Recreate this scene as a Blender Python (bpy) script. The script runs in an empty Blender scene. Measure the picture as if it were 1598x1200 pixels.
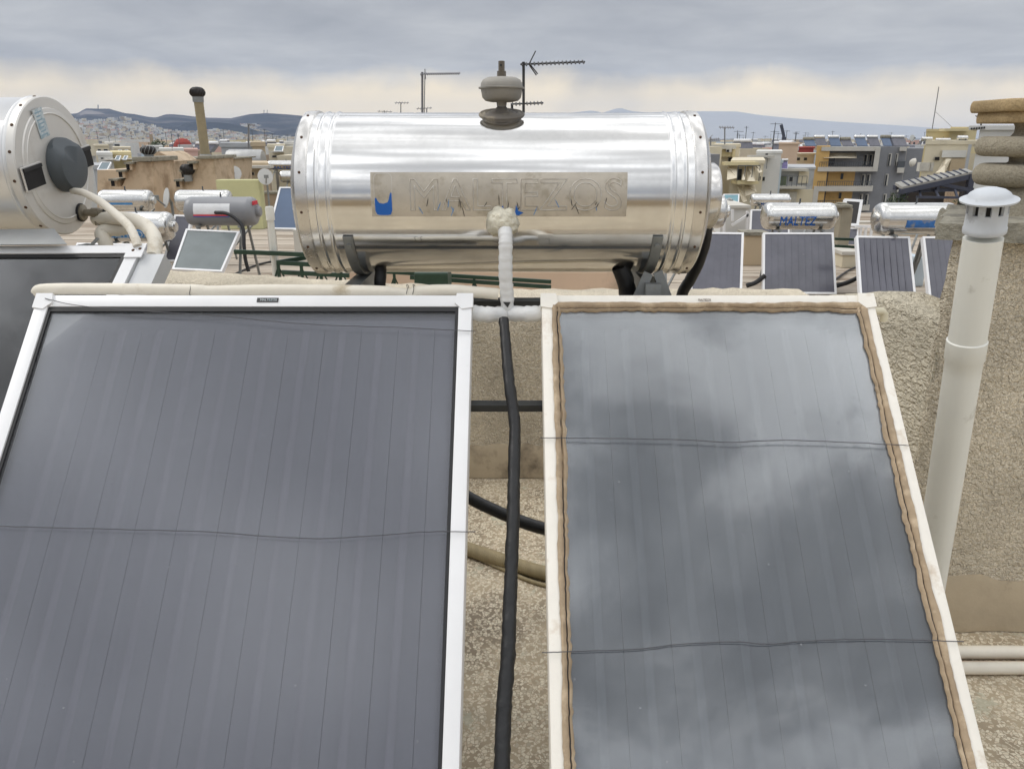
import bpy, bmesh, math, random
from mathutils import Vector, Matrix
R = math.radians
random.seed(7)
sc = bpy.context.scene
COL = sc.collection

# ------------------------------------------------------------------ camera
EYE, PITCH, FPX = 1.95, R(18.07), 1180.0
cd = bpy.data.cameras.new('camera'); cam = bpy.data.objects.new('camera', cd); COL.objects.link(cam)
cam.location = (0, 0, EYE); cam.rotation_euler = (R(90) - PITCH, 0, 0)
cd.sensor_width = 36; cd.lens = 36 * FPX / 1598; cd.clip_start = .05; cd.clip_end = 60000
sc.camera = cam

# ------------------------------------------------------------------ sky, sun, exposure
SUN_EL, SUN_AZ = R(50), R(283)        # azimuth clockwise from +y: off to the left, veiled by cloud
world = bpy.data.worlds.new("World"); sc.world = world; world.use_nodes = True
def build_world():
    nt = world.node_tree; nt.nodes.clear(); N = nt.nodes.new; L = nt.links.new
    def math_(op, a, b=None, c=None):
        n = N('ShaderNodeMath'); n.operation = op
        for i, v in enumerate((a, b, c)):
            if v is None: continue
            if isinstance(v, (int, float)): n.inputs[i].default_value = v
            else: L(v, n.inputs[i])
        return n.outputs[0]
    def mixc(f, a, b):
        n = N('ShaderNodeMix'); n.data_type = 'RGBA'
        for s, v in ((n.inputs[0], f), (n.inputs[6], a), (n.inputs[7], b)):
            if isinstance(v, (int, float)): s.default_value = v
            elif isinstance(v, tuple): s.default_value = (*v, 1)
            else: L(v, s)
        return n.outputs[2]
    def ramp(v, stops):
        n = N('ShaderNodeValToRGB'); L(v, n.inputs[0]); e = n.color_ramp.elements
        while len(e) < len(stops): e.new(.5)
        for el, (p, c) in zip(e, stops):
            el.position = p; el.color = (c, c, c, 1) if isinstance(c, (int, float)) else (*c, 1)
        return n.outputs[0]
    def noise(vec, scale, detail=5, rough=.55, off=(0, 0, 0), dist=0):
        m = N('ShaderNodeMapping'); L(vec, m.inputs[0]); m.inputs[1].default_value = off
        n = N('ShaderNodeTexNoise'); n.inputs['Scale'].default_value = scale; n.inputs['Detail'].default_value = detail
        n.inputs['Roughness'].default_value = rough; n.inputs['Distortion'].default_value = dist
        L(m.outputs[0], n.inputs['Vector']); return n.outputs['Fac']
    tc = N('ShaderNodeTexCoord'); sep = N('ShaderNodeSeparateXYZ'); L(tc.outputs['Generated'], sep.inputs[0])
    x, y, z = sep.outputs
    up = math_('MAXIMUM', z, 0.0)
    den = math_('ADD', up, .10)
    comb = N('ShaderNodeCombineXYZ'); L(math_('DIVIDE', x, den), comb.inputs[0]); L(math_('DIVIDE', y, den), comb.inputs[1])
    pl = comb.outputs[0]                       # cloud-deck coordinates: streaks flatten towards the horizon
    big = noise(pl, .42, 5, .55, (3.1, 7.7, 0), .3)
    fine = noise(pl, 1.7, 7, .6, (9.2, 1.3, 0), .4)
    cl = math_('ADD', math_('MULTIPLY', big, .72), math_('MULTIPLY', fine, .28))
    cloud = ramp(cl, [(.34, (.36, .378, .415)), (.46, (.46, .475, .505)), (.57, (.58, .59, .605)), (.70, (.76, .76, .76))])
    # warm break in the cloud deck low over the horizon
    sph = noise(tc.outputs['Generated'], 9, 5, .55, (1.2, 0, 4.4), .2)
    edge = math_('ADD', z, math_('MULTIPLY', math_('SUBTRACT', sph, .5), .055))
    warm = ramp(edge, [(.0, .55), (.022, 1.0), (.052, .95), (.078, 0.0)])
    wm = noise(tc.outputs['Generated'], 5, 3, .5, (5.2, 2.2, .3))
    warm = math_('MULTIPLY', warm, ramp(wm, [(.25, .35), (.55, 1.0)]))
    col = mixc(warm, cloud, (1.22, 1.03, .72))
    low = ramp(z, [(0.0, .55), (.03, 0.0)])
    col = mixc(low, col, (.60, .625, .68))
    # the deck is brighter overhead than near the horizon
    lift = ramp(z, [(.0, .40), (.15, .40), (.45, .8), (.8, 1.0)])
    contrast = ramp(noise(pl, 2.9, 7, .58, (4.4, 2.9, 0), .30), [(.41, .60), (.49, .82), (.59, 1.50)])
    cm = mixc(ramp(z, [(.2, 0.0), (.5, 1.0)]), (1, 1, 1), contrast)
    n = N('ShaderNodeVectorMath'); n.operation = 'MULTIPLY'; L(col, n.inputs[0]); L(cm, n.inputs[1])
    n2 = N('ShaderNodeVectorMath'); n2.operation = 'SCALE'; L(n.outputs[0], n2.inputs[0]); L(math_('MULTIPLY', lift, 2.6), n2.inputs[3])
    bg = N('ShaderNodeBackground'); L(n2.outputs[0], bg.inputs[0]); bg.inputs[1].default_value = 1.0
    sky = N('ShaderNodeTexSky'); sky.sky_type = 'NISHITA'; sky.sun_disc = False
    sky.sun_elevation = SUN_EL; sky.sun_rotation = SUN_AZ
    bs = N('ShaderNodeBackground'); L(sky.outputs[0], bs.inputs[0]); bs.inputs[1].default_value = .05
    mx = N('ShaderNodeMixShader'); mx.inputs[0].default_value = .92
    L(bs.outputs[0], mx.inputs[1]); L(bg.outputs[0], mx.inputs[2])
    out = N('ShaderNodeOutputWorld'); L(mx.outputs[0], out.inputs[0])
build_world()
sl = bpy.data.lights.new('sun', 'SUN'); sun = bpy.data.objects.new('sun', sl); COL.objects.link(sun)
sl.energy = 1.1; sl.angle = R(22); sl.color = (1, .96, .90)
sd = Vector((math.sin(SUN_AZ) * math.cos(SUN_EL), math.cos(SUN_AZ) * math.cos(SUN_EL), math.sin(SUN_EL)))
sun.rotation_euler = sd.to_track_quat('Z', 'Y').to_euler(); sun.location = sd * 30
vs = sc.view_settings; vs.view_transform = 'Standard'; vs.look = 'None'; vs.exposure = -0.06; vs.gamma = 1; vs.use_curve_mapping = False
sc.cycles.max_bounces = 8; sc.cycles.transparent_max_bounces = 12; sc.cycles.volume_bounces = 1
sc.cycles.use_denoising = True
sc.cycles.caustics_reflective = False; sc.cycles.caustics_refractive = False

# ------------------------------------------------------------------ geometry helpers
CP, SP = math.cos(PITCH), math.sin(PITCH)
def pt(px, py, D):
    """world point seen at photo pixel (px, py) whose distance along +y is D"""
    u, v = (px - 799) / FPX, (600 - py) / FPX
    t = D / (CP + v * SP)
    return Vector((u * t, D, EYE + t * (v * CP - SP)))
def ptz(px, py, z):
    u, v = (px - 799) / FPX, (600 - py) / FPX
    t = (z - EYE) / (v * CP - SP)
    return Vector((u * t, t * (CP + v * SP), z))
def pxm(D, py):
    """metres per photo pixel at distance D on row py"""
    return D / (CP + (600 - py) / FPX * SP) / FPX
def nbm(): return bmesh.new()
def box(bm, c, s, rot=None, bevel=0):
    m = Matrix.Translation(c) @ (rot.to_4x4() if rot else Matrix()) @ Matrix.Diagonal((*s, 1))
    r = bmesh.ops.create_cube(bm, size=1, matrix=m)
    if bevel:
        es = {e for v in r['verts'] for e in v.link_edges}
        bmesh.ops.bevel(bm, geom=list(es), offset=bevel, segments=2, affect='EDGES', profile=.6)
def b2(bm, lo, hi, bevel=0):
    lo, hi = Vector(lo), Vector(hi)
    box(bm, (lo + hi) / 2, tuple(abs(a) for a in (hi - lo)), None, bevel)
def hexa(bm, q, off):
    """solid from 4 corner points and an offset vector"""
    a = [bm.verts.new(p) for p in q]; b = [bm.verts.new(Vector(p) + off) for p in q]
    bm.faces.new(a); bm.faces.new(b[::-1])
    for i in range(4):
        j = (i + 1) % 4
        bm.faces.new((a[j], a[i], b[i], b[j]))
    bmesh.ops.recalc_face_normals(bm, faces=bm.faces[:])
def prism(bm, pts, off):
    a = [bm.verts.new(p) for p in pts]; b = [bm.verts.new(Vector(p) + Vector(off)) for p in pts]
    n = len(a); bm.faces.new(a); bm.faces.new(b[::-1])
    for i in range(n):
        j = (i + 1) % n; bm.faces.new((a[j], a[i], b[i], b[j]))
    bmesh.ops.recalc_face_normals(bm, faces=bm.faces[:])
def catmull(pts, k=6):
    P = [Vector(p) for p in pts]; P = [2 * P[0] - P[1]] + P + [2 * P[-1] - P[-2]]; out = []
    for i in range(1, len(P) - 2):
        for j in range(k):
            t = j / k; a, b, c, d = P[i - 1:i + 3]
            out.append(.5 * (2 * b + (c - a) * t + (2 * a - 5 * b + 4 * c - d) * t * t + (3 * b - a - 3 * c + d) * t ** 3))
    out.append(P[-2]); return out
def tube(bm, pts, r, n=12, caps=True, wob=0):
    pts = [Vector(p) for p in pts]; rings = []; prev = None
    for i, p in enumerate(pts):
        t = (pts[min(i + 1, len(pts) - 1)] - pts[max(i - 1, 0)]).normalized()
        if prev is None:
            a = t.orthogonal().normalized()
        else:
            a = (prev - t * prev.dot(t)).normalized()
        prev = a; b = t.cross(a); rr = r[i] if isinstance(r, (list, tuple)) else r
        rings.append([bm.verts.new(p + (a * math.cos(2 * math.pi * k / n) + b * math.sin(2 * math.pi * k / n)) * rr * (1 + wob * random.uniform(-1, 1))) for k in range(n)])
    for A, B in zip(rings, rings[1:]):
        for k in range(n):
            bm.faces.new((A[k], A[(k + 1) % n], B[(k + 1) % n], B[k]))
    if caps:
        bm.faces.new(rings[0][::-1]); bm.faces.new(rings[-1])
def bar(bm, a, b, w, h=None, up=(0, 0, 1)):
    a, b = Vector(a), Vector(b); h = h or w
    t = (b - a).normalized(); u = Vector(up)
    if abs(t.dot(u)) > .95: u = Vector((0, 1, 0))
    s = t.cross(u).normalized(); u = s.cross(t)
    m = Matrix((s, t, u)).transposed()
    box(bm, (a + b) / 2, (w, (b - a).length, h), m)
def lathe(bm, prof, n=48, axis='Z', org=(0, 0, 0)):
    """prof: (radius, height) list; turned round the axis"""
    org = Vector(org); rings = []
    for r, h in prof:
        ring = []
        for k in range(n if r > 1e-6 else 1):
            a = 2 * math.pi * k / n; c, s = r * math.cos(a), r * math.sin(a)
            v = (c, s, h) if axis == 'Z' else ((h, c, s) if axis == 'X' else (s, h, c))
            ring.append(bm.verts.new(org + Vector(v)))
        rings.append(ring)
    for A, B in zip(rings, rings[1:]):
        for k in range(n):
            j = (k + 1) % n
            if len(A) == 1 and len(B) == 1: continue
            if len(A) == 1: bm.faces.new((A[0], B[j], B[k]))
            elif len(B) == 1: bm.faces.new((A[k], A[j], B[0]))
            else: bm.faces.new((A[k], A[j], B[j], B[k]))
    for ring, f in ((rings[0], -1), (rings[-1], 1)):
        if len(ring) > 1: bm.faces.new(ring[::f])
def xf(bm, m):
    bmesh.ops.transform(bm, matrix=m, verts=bm.verts[:])
def obj(name, bm, mat, parent=None, smooth=0, w=False, label=None):
    """link a bmesh as one object; w: the shapes are in world space, the parent chain is unrotated"""
    if w and parent is not None:
        o = Vector((0, 0, 0)); q = parent
        while q: o += q.location; q = q.parent
        bmesh.ops.translate(bm, vec=-o, verts=bm.verts[:])
    me = bpy.data.meshes.new(name); bmesh.ops.recalc_face_normals(bm, faces=bm.faces[:]); bm.to_mesh(me); bm.free()
    if smooth:
        me.polygons.foreach_set('use_smooth', [True] * len(me.polygons)); me.set_sharp_from_angle(angle=R(smooth))
    for m in (mat if isinstance(mat, list) else [mat]): me.materials.append(m)
    ob = bpy.data.objects.new(name, me); COL.objects.link(ob)
    if parent is not None: ob.parent = parent
    if label: ob['label'] = label
    return ob
def tag(o, label=None, cat=None, group=None, kind=None):
    for k, v in (('label', label), ('category', cat), ('group', group), ('kind', kind)):
        if v: o[k] = v
    return o
def thing(name, label, cat, loc=(0, 0, 0), group=None, rot=None):
    o = bpy.data.objects.new(name, None); COL.objects.link(o); o.location = loc; o.empty_display_size = .1
    if rot: o.rotation_euler = rot
    return tag(o, label, cat, group, 'thing')
def one(name, bm, mat, label, cat, group=None, smooth=0, base=None):
    """a thing that is a single mesh, its origin at base"""
    if base is None:
        co = [v.co for v in bm.verts]
        base = Vector(((min(c.x for c in co) + max(c.x for c in co)) / 2, (min(c.y for c in co) + max(c.y for c in co)) / 2, min(c.z for c in co)))
    bmesh.ops.translate(bm, vec=-Vector(base), verts=bm.verts[:])
    o = obj(name, bm, mat, None, smooth); o.location = base
    return tag(o, label, cat, group, 'thing')
def struct(name, bm, mat, smooth=0):
    return tag(obj(name, bm, mat, None, smooth), kind='structure')
def copy_tree(o, parent=None):
    c = o.copy(); COL.objects.link(c)
    if parent is not None: c.parent = parent
    for ch in list(o.children): copy_tree(ch, c)
    return c
def text_bm(body, size, extrude=.0008, outline=0, width=None, height=None):
    """lettering as geometry in the xy plane, centred"""
    cu = bpy.data.curves.new('lettering', 'FONT'); cu.body = body; cu.size = size; cu.align_x = 'CENTER'; cu.align_y = 'CENTER'
    cu.resolution_u = 4
    if outline:
        cu.fill_mode = 'NONE'; cu.bevel_depth = outline; cu.bevel_resolution = 0
    else: cu.extrude = extrude
    t = bpy.data.objects.new('lettering', cu); COL.objects.link(t)
    dg = bpy.context.evaluated_depsgraph_get(); dg.update()
    me = bpy.data.meshes.new_from_object(t.evaluated_get(dg)); bm = nbm(); bm.from_mesh(me)
    bpy.data.objects.remove(t); bpy.data.meshes.remove(me); bpy.data.curves.remove(cu)
    xs = [v.co.x for v in bm.verts]; ys = [v.co.y for v in bm.verts]
    cx, cy = (min(xs) + max(xs)) / 2, (min(ys) + max(ys)) / 2
    sx = width / (max(xs) - min(xs)) if width else 1; sy = height / (max(ys) - min(ys)) if height else sx
    for v in bm.verts: v.co = ((v.co.x - cx) * sx, (v.co.y - cy) * sy, v.co.z)
    return bm
def merge(bm, other):
    me = bpy.data.meshes.new('tmp'); other.to_mesh(me); other.free(); bm.from_mesh(me); bpy.data.meshes.remove(me)

# ------------------------------------------------------------------ materials
MATS = {}
def S(r, g, b):
    f = lambda c: (c / 255 / 12.92) if c / 255 <= .04045 else ((c / 255 + .055) / 1.055) ** 2.4
    return (f(r), f(g), f(b))
def pm(name, col, rough=.6, metal=0., var=.12, vs=4., col2=None, c2amt=0., c2s=3., bump=0., bs=40., bdist=.01, stretch=(1, 1, 1), spec=.5, bdetail=6, coat=0):
    """procedural surface: base colour with blotchy variation, an optional second colour in patches, an optional bump"""
    if name in MATS: return MATS[name]
    m = bpy.data.materials.new(name); m.use_nodes = True; nt = m.node_tree; N = nt.nodes.new; L = nt.links.new
    p = nt.nodes['Principled BSDF']; p.inputs['Roughness'].default_value = rough; p.inputs['Metallic'].default_value = metal
    p.inputs['Specular IOR Level'].default_value = spec; p.inputs['Coat Weight'].default_value = coat
    tc = N('ShaderNodeTexCoord'); mp = N('ShaderNodeMapping'); L(tc.outputs['Object'], mp.inputs[0]); mp.inputs[3].default_value = stretch
    def noise(s, d=5, r=.6):
        n = N('ShaderNodeTexNoise'); n.inputs['Scale'].default_value = s; n.inputs['Detail'].default_value = d; n.inputs['Roughness'].default_value = r
        L(mp.outputs[0], n.inputs['Vector']); return n.outputs['Fac']
    def rampc(v, stops):
        n = N('ShaderNodeValToRGB'); L(v, n.inputs[0])
        for el, (q, c) in zip(n.color_ramp.elements, stops): el.position = q; el.color = (*c, 1)
        return n.outputs[0]
    lo = tuple(max(0, c * (1 - var)) for c in col); hi = tuple(min(1, c * (1 + var)) for c in col)
    c = rampc(noise(vs), [(.32, lo), (.68, hi)])
    if col2:
        mx = N('ShaderNodeMix'); mx.data_type = 'RGBA'; L(c, mx.inputs[6]); mx.inputs[7].default_value = (*col2, 1)
        a = .5 + (.5 - c2amt) * .5
        L(rampc(noise(c2s, 7, .65), [(a - .06, (0, 0, 0)), (a + .08, (1, 1, 1))]), mx.inputs[0]); c = mx.outputs[2]
    L(c, p.inputs['Base Color'])
    if var and rough > .05:
        rr = N('ShaderNodeMapRange'); L(noise(vs * 3), rr.inputs[0]); rr.inputs[3].default_value = rough * .8; rr.inputs[4].default_value = min(1, rough * 1.2)
        L(rr.outputs[0], p.inputs['Roughness'])
    if bump:
        b = N('ShaderNodeBump'); b.inputs['Strength'].default_value = bump; b.inputs['Distance'].default_value = bdist
        L(noise(bs, bdetail, .6), b.inputs['Height']); L(b.outputs[0], p.inputs['Normal'])
    MATS[name] = m; return m
def stucco(name, col, grain=55., dist=.02, strength=1.0, stretch=(1, 1, 1)):
    m = bpy.data.materials.new(name); m.use_nodes = True; nt = m.node_tree; N = nt.nodes.new; L = nt.links.new
    p = nt.nodes['Principled BSDF']; p.inputs['Roughness'].default_value = .95; p.inputs['Specular IOR Level'].default_value = .2
    tc = N('ShaderNodeTexCoord'); mp = N('ShaderNodeMapping'); L(tc.outputs['Object'], mp.inputs[0]); mp.inputs[3].default_value = stretch
    def noise(s, d, r=.6, dist=0):
        n = N('ShaderNodeTexNoise'); n.inputs['Scale'].default_value = s; n.inputs['Detail'].default_value = d; n.inputs['Roughness'].default_value = r; n.inputs['Distortion'].default_value = dist
        L(mp.outputs[0], n.inputs['Vector']); return n.outputs['Fac']
    g1 = noise(grain, 2, .5, 1.0); g2 = noise(grain * .35, 4, .6)
    a = N('ShaderNodeMath'); a.operation = 'MULTIPLY_ADD'; L(g2, a.inputs[0]); a.inputs[1].default_value = .7; L(g1, a.inputs[2])
    b = N('ShaderNodeBump'); b.inputs['Strength'].default_value = strength; b.inputs['Distance'].default_value = dist; L(a.outputs[0], b.inputs['Height']); L(b.outputs[0], p.inputs['Normal'])
    r = N('ShaderNodeValToRGB'); L(noise(2.2, 6, .65), r.inputs[0])
    r.color_ramp.elements[0].position = .33; r.color_ramp.elements[0].color = (*[c * .78 for c in col], 1)
    r.color_ramp.elements[1].position = .66; r.color_ramp.elements[1].color = (*[min(1, c * 1.12) for c in col], 1)
    # grit caught in the plaster: darker and lighter grains
    r2 = N('ShaderNodeValToRGB'); L(noise(grain * 2.2, 3), r2.inputs[0]); e = r2.color_ramp.elements
    e[0].position = .36; e[0].color = (.45, .43, .40, 1); e[1].position = .56; e[1].color = (1, 1, 1, 1)
    mx = N('ShaderNodeMix'); mx.data_type = 'RGBA'; mx.blend_type = 'MULTIPLY'; mx.inputs[0].default_value = .42
    L(r.outputs[0], mx.inputs[6]); L(r2.outputs[0], mx.inputs[7]); L(mx.outputs[2], p.inputs['Base Color'])
    return m
def terrazzo():
    m = bpy.data.materials.new('terrazzo'); m.use_nodes = True; nt = m.node_tree; N = nt.nodes.new; L = nt.links.new
    p = nt.nodes['Principled BSDF']; p.inputs['Roughness'].default_value = .7
    tc = N('ShaderNodeTexCoord')
    nz = N('ShaderNodeTexNoise'); nz.inputs['Scale'].default_value = 30; L(tc.outputs['Object'], nz.inputs['Vector'])
    ad = N('ShaderNodeVectorMath'); ad.operation = 'MULTIPLY_ADD'; L(nz.outputs['Color'], ad.inputs[0]); ad.inputs[1].default_value = (.02, .02, .02); L(tc.outputs['Object'], ad.inputs[2])
    def vor(feature, s):
        v = N('ShaderNodeTexVoronoi'); v.feature = feature; v.inputs['Scale'].default_value = s; L(ad.outputs[0], v.inputs['Vector']); return v
    v1 = vor('DISTANCE_TO_EDGE', 76); v1c = vor('F1', 76)
    ed = N('ShaderNodeMapRange'); L(v1.outputs['Distance'], ed.inputs[0]); ed.inputs[1].default_value = .05; ed.inputs[2].default_value = .09
    sepc = N('ShaderNodeSeparateColor'); L(v1c.outputs['Color'], sepc.inputs[0])
    chip = N('ShaderNodeValToRGB'); L(sepc.outputs[0], chip.inputs[0]); e = chip.color_ramp.elements
    while len(e) < 4: e.new(.5)
    for el, (q, c) in zip(e, ((0, S(180, 168, 146)), (.3, S(208, 196, 172)), (.7, S(222, 212, 190)), (1, S(196, 178, 152)))): el.position = q; el.color = (*c, 1)
    keep = N('ShaderNodeMath'); keep.operation = 'GREATER_THAN'; L(sepc.outputs[1], keep.inputs[0]); keep.inputs[1].default_value = .28
    f = N('ShaderNodeMath'); f.operation = 'MULTIPLY'; L(ed.outputs[0], f.inputs[0]); L(keep.outputs[0], f.inputs[1])
    big = N('ShaderNodeTexNoise'); big.inputs['Scale'].default_value = 3.1; big.inputs['Detail'].default_value = 6; L(tc.outputs['Object'], big.inputs['Vector'])
    gr = N('ShaderNodeValToRGB'); L(big.outputs['Fac'], gr.inputs[0]); e = gr.color_ramp.elements
    e[0].position = .38; e[0].color = (*S(138, 124, 104), 1); e[1].position = .58; e[1].color = (*S(176, 160, 134), 1)
    mx = N('ShaderNodeMix'); mx.data_type = 'RGBA'; L(f.outputs[0], mx.inputs[0]); L(gr.outputs[0], mx.inputs[6]); L(chip.outputs[0], mx.inputs[7])
    # old pale paint left in ragged patches
    pn = N('ShaderNodeTexNoise'); pn.inputs['Scale'].default_value = 4.3; pn.inputs['Detail'].default_value = 8; pn.inputs['Roughness'].default_value = .7; L(tc.outputs['Object'], pn.inputs['Vector'])
    pr = N('ShaderNodeValToRGB'); L(pn.outputs['Fac'], pr.inputs[0]); pr.color_ramp.elements[0].position = .60; pr.color_ramp.elements[1].position = .63
    pr.color_ramp.elements[1].color = (.8, .8, .8, 1)
    m2 = N('ShaderNodeMix'); m2.data_type = 'RGBA'; L(pr.outputs[0], m2.inputs[0]); L(mx.outputs[2], m2.inputs[6]); m2.inputs[7].default_value = (*S(186, 182, 160), 1)
    L(m2.outputs[2], p.inputs['Base Color'])
    b = N('ShaderNodeBump'); b.inputs['Strength'].default_value = .35; b.inputs['Distance'].default_value = .003; L(f.outputs[0], b.inputs['Height']); L(b.outputs[0], p.inputs['Normal'])
    return m
def chrome(name, base=(.80, .79, .77), rough=.07, wav=.02, stretch=(.06, 8, 8), dirt=.25, dist=.01):
    """polished sheet: long shallow ripples along the sheet (local x), light grime"""
    m = bpy.data.materials.new(name); m.use_nodes = True; nt = m.node_tree; N = nt.nodes.new; L = nt.links.new
    p = nt.nodes['Principled BSDF']; p.inputs['Metallic'].default_value = 1
    tc = N('ShaderNodeTexCoord'); mp = N('ShaderNodeMapping'); L(tc.outputs['Object'], mp.inputs[0]); mp.inputs[3].default_value = stretch
    n = N('ShaderNodeTexNoise'); n.inputs['Scale'].default_value = 1.6; n.inputs['Detail'].default_value = 3; L(mp.outputs[0], n.inputs['Vector'])
    b = N('ShaderNodeBump'); b.inputs['Strength'].default_value = wav; b.inputs['Distance'].default_value = dist; L(n.outputs['Fac'], b.inputs['Height']); L(b.outputs[0], p.inputs['Normal'])
    g = N('ShaderNodeTexNoise'); g.inputs['Scale'].default_value = 6; g.inputs['Detail'].default_value = 8; g.inputs['Roughness'].default_value = .7; L(tc.outputs['Object'], g.inputs['Vector'])
    mr = N('ShaderNodeMapRange'); L(g.outputs['Fac'], mr.inputs[0]); mr.inputs[1].default_value = .3; mr.inputs[2].default_value = .75; mr.inputs[3].default_value = rough * .7; mr.inputs[4].default_value = rough * (1 + dirt * 4)
    L(mr.outputs[0], p.inputs['Roughness'])
    r = N('ShaderNodeValToRGB'); L(g.outputs['Fac'], r.inputs[0]); e = r.color_ramp.elements
    e[0].position = .35; e[0].color = (*base, 1); e[1].position = .8; e[1].color = (*[c * (1 - dirt) for c in base], 1)
    L(r.outputs[0], p.inputs['Base Color'])
    return m
def glass(name, refl=1.0, rough=.03, ior=1.5, dust=.03, tint=(.93, .94, .95), dustcol=(.55, .56, .58)):
    """a single pane: fresnel mirror over clear sheet with a film of dust and specks"""
    m = bpy.data.materials.new(name); m.use_nodes = True; nt = m.node_tree; N = nt.nodes.new; L = nt.links.new; nt.nodes.remove(nt.nodes['Principled BSDF'])
    fr = N('ShaderNodeFresnel'); fr.inputs[0].default_value = ior
    mu = N('ShaderNodeMath'); mu.operation = 'MULTIPLY'; mu.use_clamp = True; L(fr.outputs[0], mu.inputs[0]); mu.inputs[1].default_value = refl
    t = N('ShaderNodeBsdfTransparent'); t.inputs[0].default_value = (*tint, 1)
    g = N('ShaderNodeBsdfGlossy'); g.inputs['Roughness'].default_value = rough
    m1 = N('ShaderNodeMixShader'); L(mu.outputs[0], m1.inputs[0]); L(t.outputs[0], m1.inputs[1]); L(g.outputs[0], m1.inputs[2])
    d = N('ShaderNodeBsdfDiffuse'); d.inputs[0].default_value = (*dustcol, 1)
    tc = N('ShaderNodeTexCoord')
    n = N('ShaderNodeTexNoise'); n.inputs['Scale'].default_value = 2.3; n.inputs['Detail'].default_value = 7; n.inputs['Roughness'].default_value = .62; L(tc.outputs['Object'], n.inputs['Vector'])
    mr = N('ShaderNodeMapRange'); L(n.outputs['Fac'], mr.inputs[0]); mr.inputs[1].default_value = .3; mr.inputs[2].default_value = .75; mr.inputs[3].default_value = dust * .4; mr.inputs[4].default_value = dust * 1.6
    sm = N('ShaderNodeMapping'); L(tc.outputs['Object'], sm.inputs[0]); sm.inputs[3].default_value = (26, .9, 1)
    sn = N('ShaderNodeTexNoise'); sn.inputs['Scale'].default_value = 1.4; sn.inputs['Detail'].default_value = 6; L(sm.outputs[0], sn.inputs['Vector'])
    sr = N('ShaderNodeMapRange'); L(sn.outputs['Fac'], sr.inputs[0]); sr.inputs[1].default_value = .56; sr.inputs[2].default_value = .74; sr.inputs[3].default_value = 0; sr.inputs[4].default_value = dust * .45
    sa = N('ShaderNodeMath'); sa.operation = 'ADD'; L(mr.outputs[0], sa.inputs[0]); L(sr.outputs[0], sa.inputs[1])
    v = N('ShaderNodeTexVoronoi'); v.inputs['Scale'].default_value = 16; v.inputs['Randomness'].default_value = 1; L(tc.outputs['Object'], v.inputs['Vector'])
    lt = N('ShaderNodeMath'); lt.operation = 'LESS_THAN'; L(v.outputs['Distance'], lt.inputs[0]); lt.inputs[1].default_value = .035
    ad = N('ShaderNodeMath'); ad.operation = 'MULTIPLY_ADD'; L(lt.outputs[0], ad.inputs[0]); ad.inputs[1].default_value = .35; L(sa.outputs[0], ad.inputs[2]); ad.use_clamp = True
    m2 = N('ShaderNodeMixShader'); L(ad.outputs[0], m2.inputs[0]); L(m1.outputs[0], m2.inputs[1]); L(d.outputs[0], m2.inputs[2])
    L(m2.outputs[0], nt.nodes['Material Output'].inputs[0])
    return m
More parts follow.
